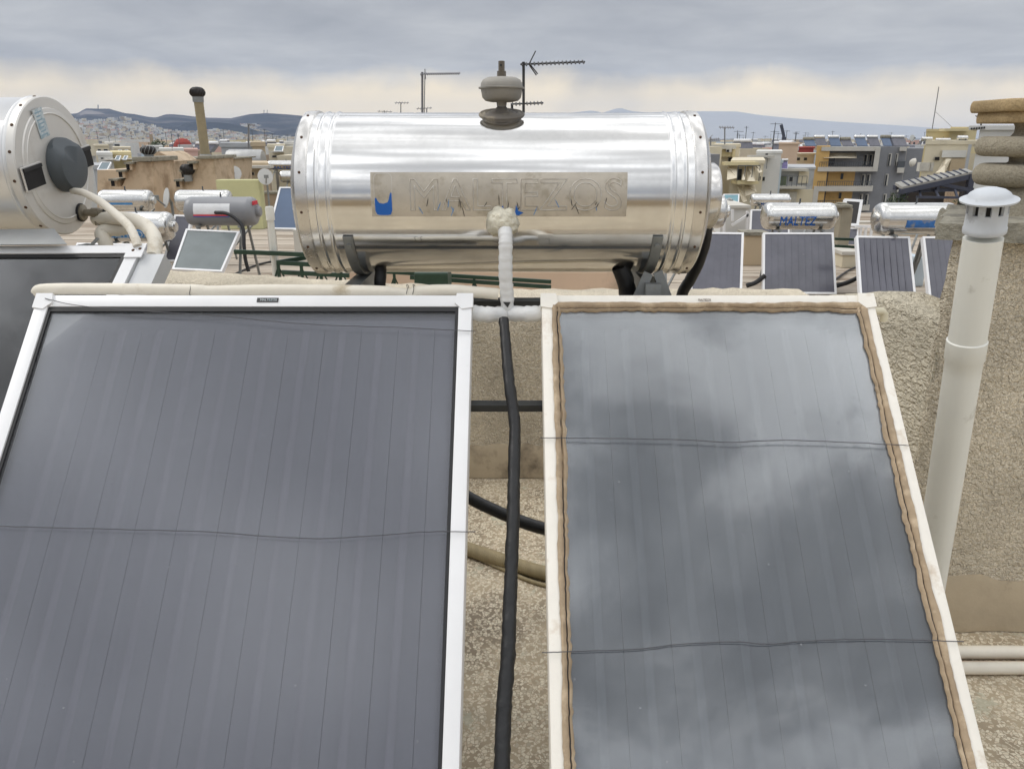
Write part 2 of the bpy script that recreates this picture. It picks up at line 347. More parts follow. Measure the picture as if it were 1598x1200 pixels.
M = dict(
    stucco=stucco('rough_plaster', S(238, 226, 203), 72., .028), stucco_side=stucco('rough_plaster_side', S(218, 209, 188), 60, .030, 1.0, (1, .5, 1)),
    cap=pm('cement_cap', S(150, 145, 130), .95, col2=S(110, 106, 95), c2amt=.4, c2s=5, bump=.9, bs=35, bdist=.02),
    cement=pm('cement_band', S(176, 160, 134), .9, col2=S(118, 106, 88), c2amt=.35, bump=.3, bs=25),
    terrazzo=terrazzo(),
    chrome=chrome('polished_steel', rough=.10), chrome_far=chrome('polished_steel_far', (.74, .73, .70), .17, .03), 
    band=pm('beaded_steel', (.80, .79, .77), .20, 1.0, var=.04, vs=4), end=chrome('end_cap_steel', (.70, .68, .65), .20, .05, (3, 3, 3), .2),
    brushed=pm('brushed_steel_end', (.70, .68, .64), .48, .55, var=.05, vs=5, col2=(.60, .57, .52), c2amt=.25, c2s=4),
    white=pm('white_aluminium', (.80, .80, .80), .35, var=.03, col2=(.62, .60, .56), c2amt=.12, c2s=6),
    aged=pm('aged_white_paint', S(236, 231, 220), .55, var=.05, vs=6, col2=S(196, 178, 154), c2amt=.24, c2s=6, bump=.25, bs=60, bdist=.004),
    sealant=pm('brown_sealant', S(166, 146, 120), .75, var=.15, vs=18, col2=S(196, 176, 148), c2amt=.35, c2s=16, bump=.5, bs=45, bdist=.008, stretch=(1, 1, 1)),
    gasket=pm('black_gasket', (.008, .008, .009), .5, var=.1),
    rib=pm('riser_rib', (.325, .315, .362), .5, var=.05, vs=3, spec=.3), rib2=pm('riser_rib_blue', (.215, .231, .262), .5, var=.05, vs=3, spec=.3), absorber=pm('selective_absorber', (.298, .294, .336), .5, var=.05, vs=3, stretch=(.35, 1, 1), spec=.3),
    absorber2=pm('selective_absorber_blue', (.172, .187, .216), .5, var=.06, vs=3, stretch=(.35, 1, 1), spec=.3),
    absorber_dark=pm('dark_absorber', (.06, .064, .066), .5, var=.1, vs=3),
    casing=pm('galvanised_back', (.45, .45, .44), .5, .4, var=.1),
    galv=pm('galvanised_steel', (.26, .27, .265), .5, .45, var=.14, vs=14, col2=(.20, .17, .14), c2amt=.22, c2s=9),
    darksteel=pm('dark_angle_iron', (.07, .073, .073), .55, .3, var=.2, vs=9),
    black=pm('black_tape', (.006, .006, .0065), .42, var=.2, vs=12, bump=.6, bs=40, bdist=.006, stretch=(1, 1, .6)),
    rubber=pm('black_rubber', (.015, .015, .016), .6, var=.15),
    wrap=pm('white_pipe_wrap', S(222, 222, 220), .5, var=.05, bump=.5, bs=28, bdist=.005, stretch=(1, 1, 3)),
    cream=pm('cream_insulation', S(226, 219, 204), .65, var=.06, vs=6, col2=S(190, 176, 150), c2amt=.2, c2s=7, bump=.4, bs=22, bdist=.006),
    foam=pm('expanding_foam', S(230, 224, 204), .9, var=.12, vs=25, bump=1.0, bs=42, bdist=.02),
    hose=pm('ribbed_beige_hose', S(150, 136, 104), .7, var=.15, vs=10, bump=.5, bs=60, bdist=.004, stretch=(3, .4, .4)),
    pvc=pm('grey_white_pvc', S(228, 228, 220), .42, var=.03, vs=3, col2=S(180, 176, 164), c2amt=.12, c2s=8),
    cowl=pm('grey_plastic_cowl', S(196, 200, 204), .55, var=.06, vs=6, col2=S(140, 140, 140), c2amt=.15, c2s=9),
    dark=pm('painted_void_shade', (.01, .009, .009), .8, var=.2),  # near-black colour painted as the shade inside holes and slots
    plate=pm('worn_label', (.54, .49, .41), .42, .5, var=.14, vs=9, col2=(.42, .37, .29), c2amt=.35, c2s=22, bump=.1, bs=120, bdist=.002),
    blue=pm('blue_print', S(22, 98, 184), .45, var=.08), blue2=pm('pale_blue_print', S(70, 140, 200), .5, var=.15), scratch=pm('letter_edge', (.62, .59, .53), .5, .4, var=.1, vs=14, col2=(.46, .41, .34), c2amt=.45, c2s=16),
    rust=pm('rust_spot', S(86, 62, 44), .8, var=.3), knob=pm('dark_grey_plastic', S(78, 84, 88), .55, var=.06),
    brass=pm('brass', S(140, 132, 116), .45, .6, var=.15, vs=30), vessel=pm('weathered_vessel', S(152, 148, 140), .6, .25, var=.12, vs=9, col2=S(105, 98, 88), c2amt=.35, c2s=8),
    vessel2=pm('vessel_steel', S(120, 112, 100), .35, .8, var=.15, vs=8), boot=pm('vessel_boot', S(104, 98, 90), .7, col2=S(140, 130, 112), c2amt=.4, c2s=16),
    wire=pm('steel_wire', (.09, .09, .10), .45, .5), fitting=pm('cream_fitting', S(214, 206, 180), .5),
    ring=stucco('rough_concrete_ring', S(168, 160, 142), 70, .008, .7), ringcap=stucco('brown_concrete_cap', S(176, 154, 118), 70, .006, .6),
    ink=pm('black_print', (.03, .03, .03), .5), stick=pm('silver_sticker', S(205, 212, 214), .4, .2, var=.1, vs=20, col2=S(150, 175, 185), c2amt=.45, c2s=30, stretch=(1, 1, 1)),
    glassL=glass('pane_prismatic', .9, .16, 1.5, .035), glassR=glass('pane_clear', 1.9, .02, 1.55, .03, (.92, .94, .95)), glassD=glass('pane_dark', 2.2, .02, 1.5, .02),
)

# ------------------------------------------------------------------ own roof: floor, parapets, chimney
bm = nbm(); b2(bm, (-9, -6, -.3), (9, 4.7, 0)); struct('terrace_floor', bm, M['terrazzo'])
def wall_strip(name, label, path, ztop, zbot, t, mat, band=0, seed=1, cap=True):
    """parapet along path: rounded rough top, cement band at its foot; ztop is a list, one height a point"""
    rnd = random.Random(seed); root = thing(name, label, 'wall', Vector((*path[0][:2], zbot)))
    P = []; Z = []
    for (a, za), (b, zb) in zip(zip(path, ztop), zip(path[1:], ztop[1:])):
        n = max(1, int((Vector(b) - Vector(a)).length / .06))
        for i in range(n): P.append(Vector(a).lerp(Vector(b), i / n)); Z.append(za + (zb - za) * i / n)
    P.append(Vector(path[-1])); Z.append(ztop[-1])
    bm = nbm(); rows = []
    for i, (q, z) in enumerate(zip(P, Z)):
        d = (P[min(i + 1, len(P) - 1)] - P[max(i - 1, 0)]).normalized(); nrm = Vector((d.y, -d.x))   # towards the terrace
        r = []
        prof = [(0, zbot)] + [(0, zbot + (z - .05 - zbot) * k / 6) for k in range(1, 7)] + [(-.012, z - .018), (-.045, z), (-t * .35, z + .006), (-t * .7, z + .004), (-t + .04, z - .004), (-t, z - .05), (-t, zbot)]
        for k, (o, h) in enumerate(prof):
            j = 0 if k in (0, len(prof) - 1) else 1
            p2 = q + nrm * (o + j * rnd.uniform(-.007, .007))
            r.append(bm.verts.new((p2.x, p2.y, h + j * rnd.uniform(-.007, .007))))
        rows.append(r)
    for A, B in zip(rows, rows[1:]):
        for k in range(len(A) - 1): bm.faces.new((A[k], A[k + 1], B[k + 1], B[k]))
    bm.faces.new(rows[0]); bm.faces.new(rows[-1][::-1])
    obj('plaster_body', bm, mat, root, 60, w=True)
    if band:
        bm = nbm()
        for (a, b) in zip(path, path[1:]):
            a, b = Vector(a), Vector(b); d = (b - a).normalized(); nrm = Vector((d.y, -d.x)); n = max(2, int((b - a).length / .08)); prev = None
            for i in range(n + 1):
                q = a.lerp(b, i / n); h = band + rnd.uniform(-.012, .012)
                row = [bm.verts.new((*(q + nrm * o), zz)) for o, zz in ((-.02, 0.004), (.05 + rnd.uniform(-.004, .004), .004), (.022, h - .02), (.003, h), (-.02, h))]
                if prev:
                    for k in range(4): bm.faces.new((prev[k], prev[k + 1], row[k + 1], row[k]))
                prev = row
        obj('skirting', bm, M['cement'], root, 40, w=True)
    return root
wall_strip('parapet_wall', 'long low beige plaster parapet with rough rounded top behind the big steel tank',
           [(-8.8, 4.2), (-2.1, 4.2), (0, 4.2), (1.72, 4.2)], [1.19, 1.19, 1.07, 1.08], 0, .42, M['stucco'], .2, 3)
wall_strip('side_parapet', 'short plaster parapet shoulder joining the chimney, grainy grey top sloping',
           [(1.62, 4.18), (1.60, 3.25), (1.60, 2.74)], [1.10, 1.31, 1.325], 0, .22, M['stucco_side'], 0, 5)
wall_strip('rear_parapet', 'plaster parapet closing the roof terrace behind the viewer', [(8.8, -5.6), (-8.8, -5.6)], [1.25, 1.25], 0, .2, stucco('pale_plaster', S(200, 182, 154)), 0, 9)
ch = thing('masonry_chimney', 'broad rough plaster chimney with projecting slab and stacked concrete rings, behind the white pipe', 'chimney', (2.2, 2.73, 0))
bm = nbm(); rnd = random.Random(4)
def chimbody(bm, x0, x1, y0, y1, z0, z1, n=22, j=.008):
    rows = []
    loop = [(x0 + .02, y0), (x0 + .3, y0), (x0 + .7, y0), (x1, y0), (x1, y1), (x0 + .40, y1), (x0 + .30, y1 - .12), (x0 + .12, y0 + .22), (x0 + .005, y0 + .02)]
    for i in range(n + 1):
        z = z0 + (z1 - z0) * i / n
        rows.append([bm.verts.new((a + rnd.uniform(-j, j), b + rnd.uniform(-j, j), z)) for a, b in loop])
    for A, B in zip(rows, rows[1:]):
        for k in range(len(loop)): bm.faces.new((A[k], A[(k + 1) % len(loop)], B[(k + 1) % len(loop)], B[k]))
    bm.faces.new(rows[-1])
chimbody(bm, 1.585, 3.3, 2.73, 3.34, 0, 1.60)
obj('shaft', bm, M['stucco'], ch, 60, w=True)
bm = nbm(); prev = None
for i in range(24):
    x = 1.56 + i * .075; h = .2 + rnd.uniform(-.012, .012) + (.03 if i < 6 else 0)
    row = [bm.verts.new((x, y, z)) for y, z in ((2.75, .004), (2.66 + rnd.uniform(-.008, .008), .004), (2.705, h - .02), (2.726, h), (2.75, h))]
    if prev:
        for k in range(4): bm.faces.new((prev[k], prev[k + 1], row[k + 1], row[k]))
    prev = row
obj('skirting', bm, M['cement'], ch, 40, w=True)
bm = nbm(); prev = None       # slab with chipped, drooping edge
N = 30; top = []; bot = []
for i in range(N):
    a = 2 * math.pi * i / N; c, s = math.cos(a), math.sin(a); q = max(abs(c), abs(s)); k = 1 / (q * .75 + .25)
    x, y = 2.46 + .99 * c * k + rnd.uniform(-.02, .02), 3.02 + .37 * s * k + rnd.uniform(-.02, .02)
    x = max(x, (1.47 + rnd.uniform(0, .03)) * y / 2.66)
    top.append((x, y, 1.665 + rnd.uniform(-.012, .012))); bot.append((x + .01 * c, y + .01 * s, 1.60 + rnd.uniform(-.012, .012)))
tv = [bm.verts.new(p) for p in top]; bv = [bm.verts.new(p) for p in bot]
bm.faces.new(tv); bm.faces.new(bv[::-1])
for i in range(N): bm.faces.new((tv[i], bv[i], bv[(i + 1) % N], tv[(i + 1) % N]))
obj('slab', bm, M['cap'], ch, 30, w=True)
def rslab(bm, cx, cy, z0, z1, hx, hy, rr, n=8, rnd_edge=.5):
    """slab with rounded corners and a rounded rim"""
    h = (z1 - z0) / 2; rows = []
    for k in range(9):
        t = -math.pi / 2 + math.pi * k / 8
        o = (math.cos(t) - 1) * h * rnd_edge * 2 * .8; z = (z0 + z1) / 2 + math.sin(t) * h; row = []
        for q, (sx, sy) in enumerate(((1, 1), (-1, 1), (-1, -1), (1, -1))):
            for i in range(n + 1):
                a = math.pi / 2 * (q + i / n); row.append(bm.verts.new((cx + sx * (hx - rr) + (rr + o) * math.cos(a), cy + sy * (hy - rr) + (rr + o) * math.sin(a), z)))
        rows.append(row)
    for A, B in zip(rows, rows[1:]):
        for k in range(len(A)): bm.faces.new((A[k], A[(k + 1) % len(A)], B[(k + 1) % len(A)], B[k]))
    bm.faces.new(rows[0][::-1]); bm.faces.new(rows[-1])
def zc(py, D): return pt(1560, py, D).z
sx, sy, D0 = 2.10, 3.00, 3.04
hx = .26
for i, (ya, yb, dx, m, e) in enumerate(((289, 255, .0, 'ring', .5), (244, 213, -.005, 'ring', .5), (193, 157, -.01, 'ringcap', .12))):
    bm = nbm()
    cx = pt((1520, 1524, 1530)[i], (ya + yb) / 2, D0).x + hx
    if i < 2: rslab(bm, cx, sy, zc(ya, D0), zc(yb, D0), hx, .15, .13, 8, e)
    else:
        rslab(bm, cx, sy, zc(ya, D0), zc(176, D0) + .002, hx - .02, .13, .05, 8, .15); rslab(bm, cx, sy, zc(176, D0), zc(yb, D0), hx, .15, .05, 8, .25)
    obj('concrete_ring' if i < 2 else 'cap_block', bm, M[m], ch, 40, w=True)
for i_, (ya, yb) in enumerate(((340, 287), (257, 241), (216, 190))):
    z0, z1 = zc(ya, D0), zc(yb, D0)
    for (fx, fy) in ((.13, -.03), (.31, -.04), (.22, .06), (.42, .03)):
        x = pt(1525, 250, D0).x + fx; bm = nbm()
        lathe(bm, [(.06 if i_ else .11, z0), (.045 if i_ else .10, z0 + (z1 - z0) * .35), (.046 if i_ else .09, z0 + (z1 - z0) * .7), (.058, z1)], 14, org=(x, sy + fy, 0))
        obj('spacer', bm, M['ring'], ch, 50, w=True)

# ------------------------------------------------------------------ the two big collectors
TILT = R(46.0); CT, ST = math.cos(TILT), math.sin(TILT)
TOPY, TOPZ = 2.186, EYE - .437
def planeD(py, h=0.):
    """distance along +y where the ray of row py meets the collectors' plane (raised by h)"""
    v = (600 - py) / FPX; k = (v * CP - SP) / (CP + v * SP)      # dz per dy from the eye
    # plane: (z - TOPZ) = tan(TILT) (y - TOPY) + h / CT ; z = EYE + k y
    return (EYE - TOPZ + TOPY * ST / CT - h / CT) / (ST / CT - k)
def pl(px, py, h=0.): return pt(px, py, planeD(py, h))
def collector(name, label, x0, x1, L, fw, Mf, Mg, Ma, ribs, rib0, rot=0, seal=False, dirt=None):
    W = x1 - x0; root = thing(name, label, 'solar collector', ((x0 + x1) / 2, TOPY - L * CT, TOPZ - L * ST), 'large solar collectors on the roof terrace', (TILT, 0, rot))
    h = W / 2; bm = nbm()
    b2(bm, (-h, .0, -.09), (-h + fw, L, 0), .004); b2(bm, (h - fw, 0, -.09), (h, L, 0), .004)
    b2(bm, (-h + fw, 0, -.09), (h - fw, fw, -.002), .004); b2(bm, (-h + fw, L - fw, -.09), (h - fw, L, -.002), .004)
    fr = obj('frame', bm, M[Mf], root, 40)
    for sx in (-1, 1):
        for top in (0, 1):
            y = L if top else 0; d = -1 if top else 1; o = .003
            bm = nbm(); q = [(sx * (h + o), y - d * o, -.03), (sx * (h + o), y + d * fw * 1.15, -.03), (sx * (h - fw * .75), y + d * fw * 1.28, -.03), (sx * (h - fw * 1.28), y + d * fw * .75, -.03), (sx * (h - fw * 1.15), y - d * o, -.03)]
            prism(bm, q, (0, 0, .034)); obj('corner_cap', bm, M[Mf], root, 30)
    i = fw
    bm = nbm(); g = .009
    b2(bm, (-h + i + .001, i + .001, -.02), (-h + i + g, L - i - .001, -.004)); b2(bm, (h - i - g, i + .001, -.02), (h - i - .001, L - i - .001, -.004))
    b2(bm, (-h + i + g, L - i - g * (1.7 if not seal else 1), -.02), (h - i - g, L - i - .001, -.004)); b2(bm, (-h + i + g, i + .001, -.02), (h - i - g, i + g, -.004))
    obj('gasket', bm, M['gasket'], root)
    bm = nbm(); b2(bm, (-h + i + .002, i + .002, -.012), (h - i - .002, L - i - .002, -.008)); obj('glass_pane', bm, M[Mg], root)
    bm = nbm(); b2(bm, (-h + .003, .003, -.10), (h - .003, L - .003, -.092)); obj('back_sheet', bm, M['casing'], root)
    # absorber sheet with its risers pressed as raised ribs
    bm = nbm(); xs = []
    x = -h + i
    cut = [(-h + i, 0)]
    for k in range(ribs[0]):
        c = rib0 + k * ribs[1]
        if c - .02 < -h + i or c + .02 > h - i: continue
        for o, zz in ((-.014, 0), (-.010, .0034), (-.005, .0052), (0, .0056), (.005, .0052), (.010, .0034), (.014, 0)): cut.append((c + o, zz))
        for o, zz in ((ribs[1] * .5 - .0012, 0), (ribs[1] * .5, -.003), (ribs[1] * .5 + .0012, 0)): 
            if c + o < h - i: cut.append((c + o, zz))
    cut.append((h - i, 0))
    ys = [(i, 0), (i + .05, 0), (i + .07, 1), (L - i - .085, 1), (L - i - .06, 0.0), (L - i - .052, .55), (L - i - .03, .55), (L - i - .024, 0), (L - i, 0)]
    rows = [[bm.verts.new((cx, y, -.034 + (zz * f if f == 1 else (.006 * f)))) for cx, zz in cut] for y, f in ys]
    for A, B in zip(rows, rows[1:]):
        for k in range(len(A) - 1):
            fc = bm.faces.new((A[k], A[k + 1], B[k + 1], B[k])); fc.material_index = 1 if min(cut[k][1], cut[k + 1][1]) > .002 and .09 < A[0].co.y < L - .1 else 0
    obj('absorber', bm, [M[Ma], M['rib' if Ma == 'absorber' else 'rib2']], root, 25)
    if seal:
        rnd = random.Random(11)
        for side in range(4):
            bm = nbm(); ln = (L if side < 2 else W) - 2 * fw; n = int(ln / .012); prev = None; wob = 0; wob2 = 0
            for k in range(n + 1):
                t = k / n * ln; wob = wob * .8 + rnd.uniform(-.002, .002); wob2 = wob2 * .85 + rnd.uniform(-.0016, .0016)
                wi = .018 + .003 * math.sin(t * 5 + side) + wob + rnd.uniform(-.0024, .0024); hi = .0016 + wob2 * .5 + rnd.uniform(-.0008, .0008)
                ro = []
                for u, zz in ((-.008 + wob2, .003), (-.002, hi + .003), (wi * .25, hi - .001), (wi * .42, -.0065), (wi * .5, -.0065), (wi * .58, hi * .5), (wi * .85, hi * .3 - .002), (wi, -.0075)):
                    if side == 0: v = (-h + fw + u, fw + t, zz)
                    elif side == 1: v = (h - fw - u, fw + t, zz)
                    elif side == 2: v = (-h + fw + t, L - fw - u, zz)
                    else: v = (-h + fw + t, fw + u, zz)
                    ro.append(bm.verts.new(v))
                if prev:
                    for q in range(7):
                        bm.faces.new((prev[q], prev[q + 1], ro[q + 1], ro[q]))
                prev = ro
            obj('sealant_strip', bm, M['sealant'], root, 50)
    return root, h, L
x0 = -1.388; x1 = -.1166
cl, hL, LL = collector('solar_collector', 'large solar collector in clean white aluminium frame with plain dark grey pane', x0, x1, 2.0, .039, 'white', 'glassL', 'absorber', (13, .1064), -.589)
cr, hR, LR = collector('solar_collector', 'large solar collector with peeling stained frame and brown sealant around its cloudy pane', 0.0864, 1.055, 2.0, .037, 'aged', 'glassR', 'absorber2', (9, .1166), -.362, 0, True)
for root, L, px, body, mb, mt, wd in ((cl, LL, 419, 'MALTEZOS', 'ink', 'stick', .048), (cr, LR, 1097, 'MALTEZOS', None, 'rust', .036)):
    x = pl(px, 460).x - root.location.x; y = L - .018
    if mb:
        bm = nbm(); b2(bm, (x - .031, y - .007, -.0015), (x + .031, y + .007, .0006)); pt_ = obj('maker_plate', bm, M[mb], root)
    else: pt_ = root
    bm = text_bm(body, .01, .0003, width=wd, height=.0075); xf(bm, Matrix.Translation((x + .003, y, .0009 if mb else .0003)))
    obj('lettering', bm, M[mt], pt_)
def wire(label, pts, base_h=.006, r=.0012):
    P = []
    for k, q in enumerate(catmull([pl(a, b, base_h + (.003 if 0 < i < len(pts) - 1 else 0)) for i, (a, b) in enumerate(pts)], 8)):
        P.append(q + Vector((0, random.uniform(-.0006, .0006), random.uniform(-.0006, .0006))))
    bm = nbm(); tube(bm, P, r, 6); one('wire', bm, M['wire'], label, 'wire', 'wires across the collectors')
wire('thin wire drooping across middle of the clean white framed collector', [(-60, 818), (40, 822), (200, 826), (330, 830), (420, 837), (500, 840), (580, 836), (660, 830), (742, 829)])
wire('thin wavy wire slanting below top edge of the clean white framed collector', [(70, 466), (130, 478), (260, 488), (330, 492), (430, 502), (520, 508), (620, 511), (742, 517)])
wire('thin straight wire across upper half of the sealant edged collector', [(843, 683), (960, 684), (1080, 687), (1140, 690), (1220, 687), (1320, 690), (1418, 695)])
wire('doubled wire with small kink low on the sealant edged collector', [(846, 1018), (900, 1016), (1000, 1012), (1060, 1005), (1150, 1001), (1195, 1005), (1260, 1000), (1380, 997), (1504, 1001)], .007, .0012)
bm = nbm(); a = pl(1362, 486, -.04); tube(bm, [a, a + Vector((.028, .0, .0)), a + Vector((.036, 0, -.006)), a + Vector((.036, 0, -.03))], .011, 12); 
one('pipe_elbow', bm, M['fitting'], 'small cream plastic elbow at upper corner of the sealant edged collector', 'pipe fitting', smooth=40)

# ------------------------------------------------------------------ the big polished tank
TR, TY, TZ = .249, 2.523, EYE - .175
tk = thing('storage_tank', 'big polished steel hot water tank with worn lettered label, lying above the collectors', 'water tank', (0, TY, TZ), rot=(0, 0, 0))
A0, A1 = -.635, .570
def bead(t, r0=TR, w=.008, h=.0042): return [(r0 + h * (.5 + .5 * math.cos(math.pi * i / 8)), t + w * i / 8) for i in range(-8, 9)]
bm = nbm(); lathe(bm, [(TR, A0 + .108), (TR, -.2), (TR, .2), (TR, A1 - .108)], 128, 'X'); obj('shell', bm, M['chrome'], tk, 50)
bm = nbm(); lathe(bm, [(TR, A0 + .035)] + bead(A0 + .062) + bead(A0 + .095) + [(TR, A0 + .108)], 128, 'X'); obj('beaded_band', bm, M['band'], tk, 50)
bm = nbm(); lathe(bm, [(TR, A1 - .108)] + bead(A1 - .095) + bead(A1 - .062) + [(TR, A1 - .035)], 128, 'X'); obj('beaded_band', bm, M['band'], tk, 50)
def dome(t0, d): 
    pr = [(TR + .004, t0), (TR + .006, t0 + d * .003), (TR + .005, t0 + d * .034), (TR - .002, t0 + d * .040), (TR - .012, t0 + d * .046), (TR - .03, t0 + d * .053), (.20, t0 + d * .060), (.12, t0 + d * .066), (0, t0 + d * .069)]
    return pr
bm = nbm(); lathe(bm, dome(A0 + .035, -1), 96, 'X'); ecl = obj('end_cap', bm, M['end'], tk, 40)
bm = nbm(); lathe(bm, dome(A1 - .035, 1), 96, 'X'); ecr = obj('end_cap', bm, M['end'], tk, 40)
for cap, t in ((ecl, A0 + .016), (ecr, A1 - .016)):
    for k in range(14):
        a = 2 * math.pi * (k + .3) / 14; bm = nbm(); lathe(bm, [(.0045, 0), (.004, .003), (0, .004)], 8)
        d = Vector((0, math.cos(a), math.sin(a))); xf(bm, Matrix.Translation(Vector((t, 0, 0)) + d * (TR + .0045)) @ d.to_track_quat('Z', 'X').to_matrix().to_4x4())
        obj('rivet', bm, M['rust'], cap)
bm = nbm(); lathe(bm, [(.102, 0), (.104, .012), (.104, .056), (.096, .066), (.0, .068)], 48, 'X', (A1 + .018, -.01, -.005)); obj('element_cover', bm, M['end'], ecr, 40)
def bend(bm, x, th0, r):
    """wrap a flat drawing (x, y) on the tank's front: y runs up along the arc"""
    for v in bm.verts:
        th = th0 + v.co.y / TR; rr = r + v.co.z; v.co = (x + v.co.x, -rr * math.cos(th), rr * math.sin(th))
TH0 = R(3.8); LX = -.038
bm = nbm(); n = 14; lw, lh = .750, .127
g = [[bm.verts.new((-lw / 2 + lw * i / 40, -lh / 2 + lh * j / n, 0)) for j in range(n + 1)] for i in range(41)]
for i in range(40):
    for j in range(n): bm.faces.new((g[i][j], g[i + 1][j], g[i + 1][j + 1], g[i][j + 1]))
bend(bm, LX, TH0, TR + .0008); lab = obj('maker_label', bm, M['plate'], tk, 60)
bm = text_bm('MALTEZOS', .1, outline=.0012, width=.622, height=.094)
for v in bm.verts: v.co.z *= .4
for q in range(4): bmesh.ops.subdivide_edges(bm, edges=[e for e in bm.edges if abs(e.verts[0].co.y - e.verts[1].co.y) > .012], cuts=1)
bend(bm, LX + .05, TH0, TR + .0012); obj('lettering', bm, M['scratch'], lab)
def rrect(w, h, r, n=5):
    o = []
    for q, (sx, sy) in enumerate(((1, 1), (-1, 1), (-1, -1), (1, -1))):
        for i in range(n + 1):
            a = math.pi / 2 * (q + i / n); o.append((sx * (w / 2 - r) + r * math.cos(a), sy * (h / 2 - r) + r * math.sin(a)))
    return o
bm = nbm(); o1 = rrect(.054, .122, .014); o2 = rrect(.050, .118, .012)
va = [bm.verts.new((*p, .0005)) for p in o1]; vb = [bm.verts.new((*p, .0005)) for p in o2]
for i in range(len(va)): bm.faces.new((va[i], va[(i + 1) % len(va)], vb[(i + 1) % len(va)], vb[i]))
for q in range(4): bmesh.ops.subdivide_edges(bm, edges=[e for e in bm.edges if abs(e.verts[0].co.y - e.verts[1].co.y) > .012], cuts=1)
EX = LX - lw / 2 + .036
bend(bm, EX, TH0, TR + .0012); obj('emblem_outline', bm, M['scratch'], lab)
bm = nbm()      # what is left of the blue emblem: a torn U
pts_ = [(-.025, -.012), (-.021, -.008), (-.017, -.018), (-.012, -.024), (0, -.026), (.012, -.022), (.016, -.014), (.019, -.002), (.022, .006), (.025, .004), (.025, -.045), (.02, -.057), (.012, -.059), (-.012, -.059), (-.02, -.057), (-.025, -.046)]
prism(bm, [(*p, .0004) for p in pts_], (0, 0, .0006)); bmesh.ops.triangulate(bm, faces=bm.faces[:]); bend(bm, EX, TH0, TR + .001); obj('blue_emblem', bm, M['blue'], lab)
for poly in ([(-.040, -.052), (-.028, -.046), (-.016, -.030), (-.014, -.05), (-.028, -.060)], [(-.052, -.060), (-.03, -.048), (-.022, -.058), (-.04, -.066)], [(.022, -.028), (.028, -.046), (.044, -.052), (.03, -.060), (.018, -.058)]):
    bm = nbm(); prism(bm, [(*p, .0004) for p in poly], (0, 0, .0006)); bmesh.ops.triangulate(bm, faces=bm.faces[:]); bend(bm, -.01, TH0, TR + .001); obj('blue_scrap', bm, M['blue'], lab)
rnd = random.Random(21)
for k in range(26):
    bm = nbm(); x = rnd.uniform(-.25, .36); y = rnd.uniform(-.045, -.01); l = rnd.uniform(.006, .02)
    prism(bm, [(-.0008, -l, 0), (.0008, -l, 0), (.0025, 0, 0), (.0012, l * .6, 0)], (0, 0, .0004)); xf(bm, Matrix.Translation((x, y, .0006)) @ Matrix.Rotation(rnd.uniform(-.6, .6), 4, 'Z')); bend(bm, LX, TH0, TR + .001)
    obj('scratch', bm, M['ink'] if k % 3 else M['blue2'], lab)
# expansion vessel on the crown of the shell
vx, vy = pt(783, 180, TY - .05).x, -.055
q = math.sqrt(TR * TR - vy * vy); slope = Matrix.Translation((vx, vy, q)) @ Matrix.Rotation(math.asin(-vy / TR), 4, 'X')
bm = nbm(); lathe(bm, [(.072, -.010), (.071, .001), (.066, .006), (.060, .003), (.052, .007), (.045, .004), (.036, .008), (.022, .010), (.018, .018), (.012, .024)], 40); xf(bm, slope); vs_ = obj('rubber_boot', bm, M['boot'], tk, 25)
bm = nbm(); lathe(bm, [(.0128, q - .005), (.0128, q + .025)], 20, org=(vx, vy, 0)); obj('neck', bm, M['white'], vs_, 40)
bm = nbm()
lathe(bm, [(.0145, q + .028), (.016, q + .044), (.034, q + .043), (.050, q + .047), (.059, q + .058), (.0625, q + .080), (.0635, q + .088), (.070, q + .089), (.0705, q + .094), (.064, q + .096), (.063, q + .108), (.057, q + .120), (.044, q + .128), (.012, q + .132)], 48, org=(vx, vy, 0)); 
for v in bm.verts: v.co.z = q + (v.co.z - q) * .82
ve = obj('expansion_vessel', bm, M['vessel'], tk, 35)
bm = nbm(); lathe(bm, [(.0135, q + .130), (.0135, q + .150), (.0095, q + .152), (.0095, q + .184), (.007, q + .185)], 6, org=(vx, vy, 0))
for v in bm.verts: v.co.z = q + (v.co.z - q) * .82
obj('valve', bm, M['vessel2'], ve, 20)
bm = nbm(); b2(bm, (vx - .005, vy - .0125, q + .136), (vx + .001, vy - .006, q + .142)); obj('valve_port', bm, M['ink'], ve)
# stub pipes under the tank
bm = nbm(); tube(bm, catmull([(pt(598, 400, TY).x, TY - .06, TZ - .24), (pt(597, 420, TY).x, TY - .07, TZ - .29), (pt(594, 450, TY).x, TY - .05, TZ - .37), (pt(592, 470, TY).x, TY - .02, TZ - .50)], 5), .019, 12, wob=.04); one('insulated_pipe', bm, M['black'], 'short black taped pipe dropping from underside of big tank near its bracket, beside green rail', 'pipe', smooth=50)
bm = nbm(); tube(bm, catmull([(pt(962, 400, TY).x, TY - .10, TZ - .22), (pt(971, 420, TY).x, TY - .10, TZ - .275), (pt(976, 440, TY).x, TY - .09, TZ - .36), (pt(976, 460, TY).x, TY - .06, TZ - .55)], 5), .028, 14, wob=.04); one('insulated_pipe', bm, M['black'], 'thick black taped stub under big tank beside the splayed steel leg', 'pipe', smooth=50)
bm = nbm(); tube(bm, catmull([pt(1104, 330, 2.61), pt(1101, 372, 2.63), pt(1092, 405, 2.65), pt(1078, 435, 2.67), pt(1064, 462, 2.69), pt(1058, 520, 2.72)], 6), .020, 12, wob=.03); one('insulated_pipe', bm, M['black'], 'black insulated pipe curving down from the end cap of the big tank', 'pipe', smooth=50)
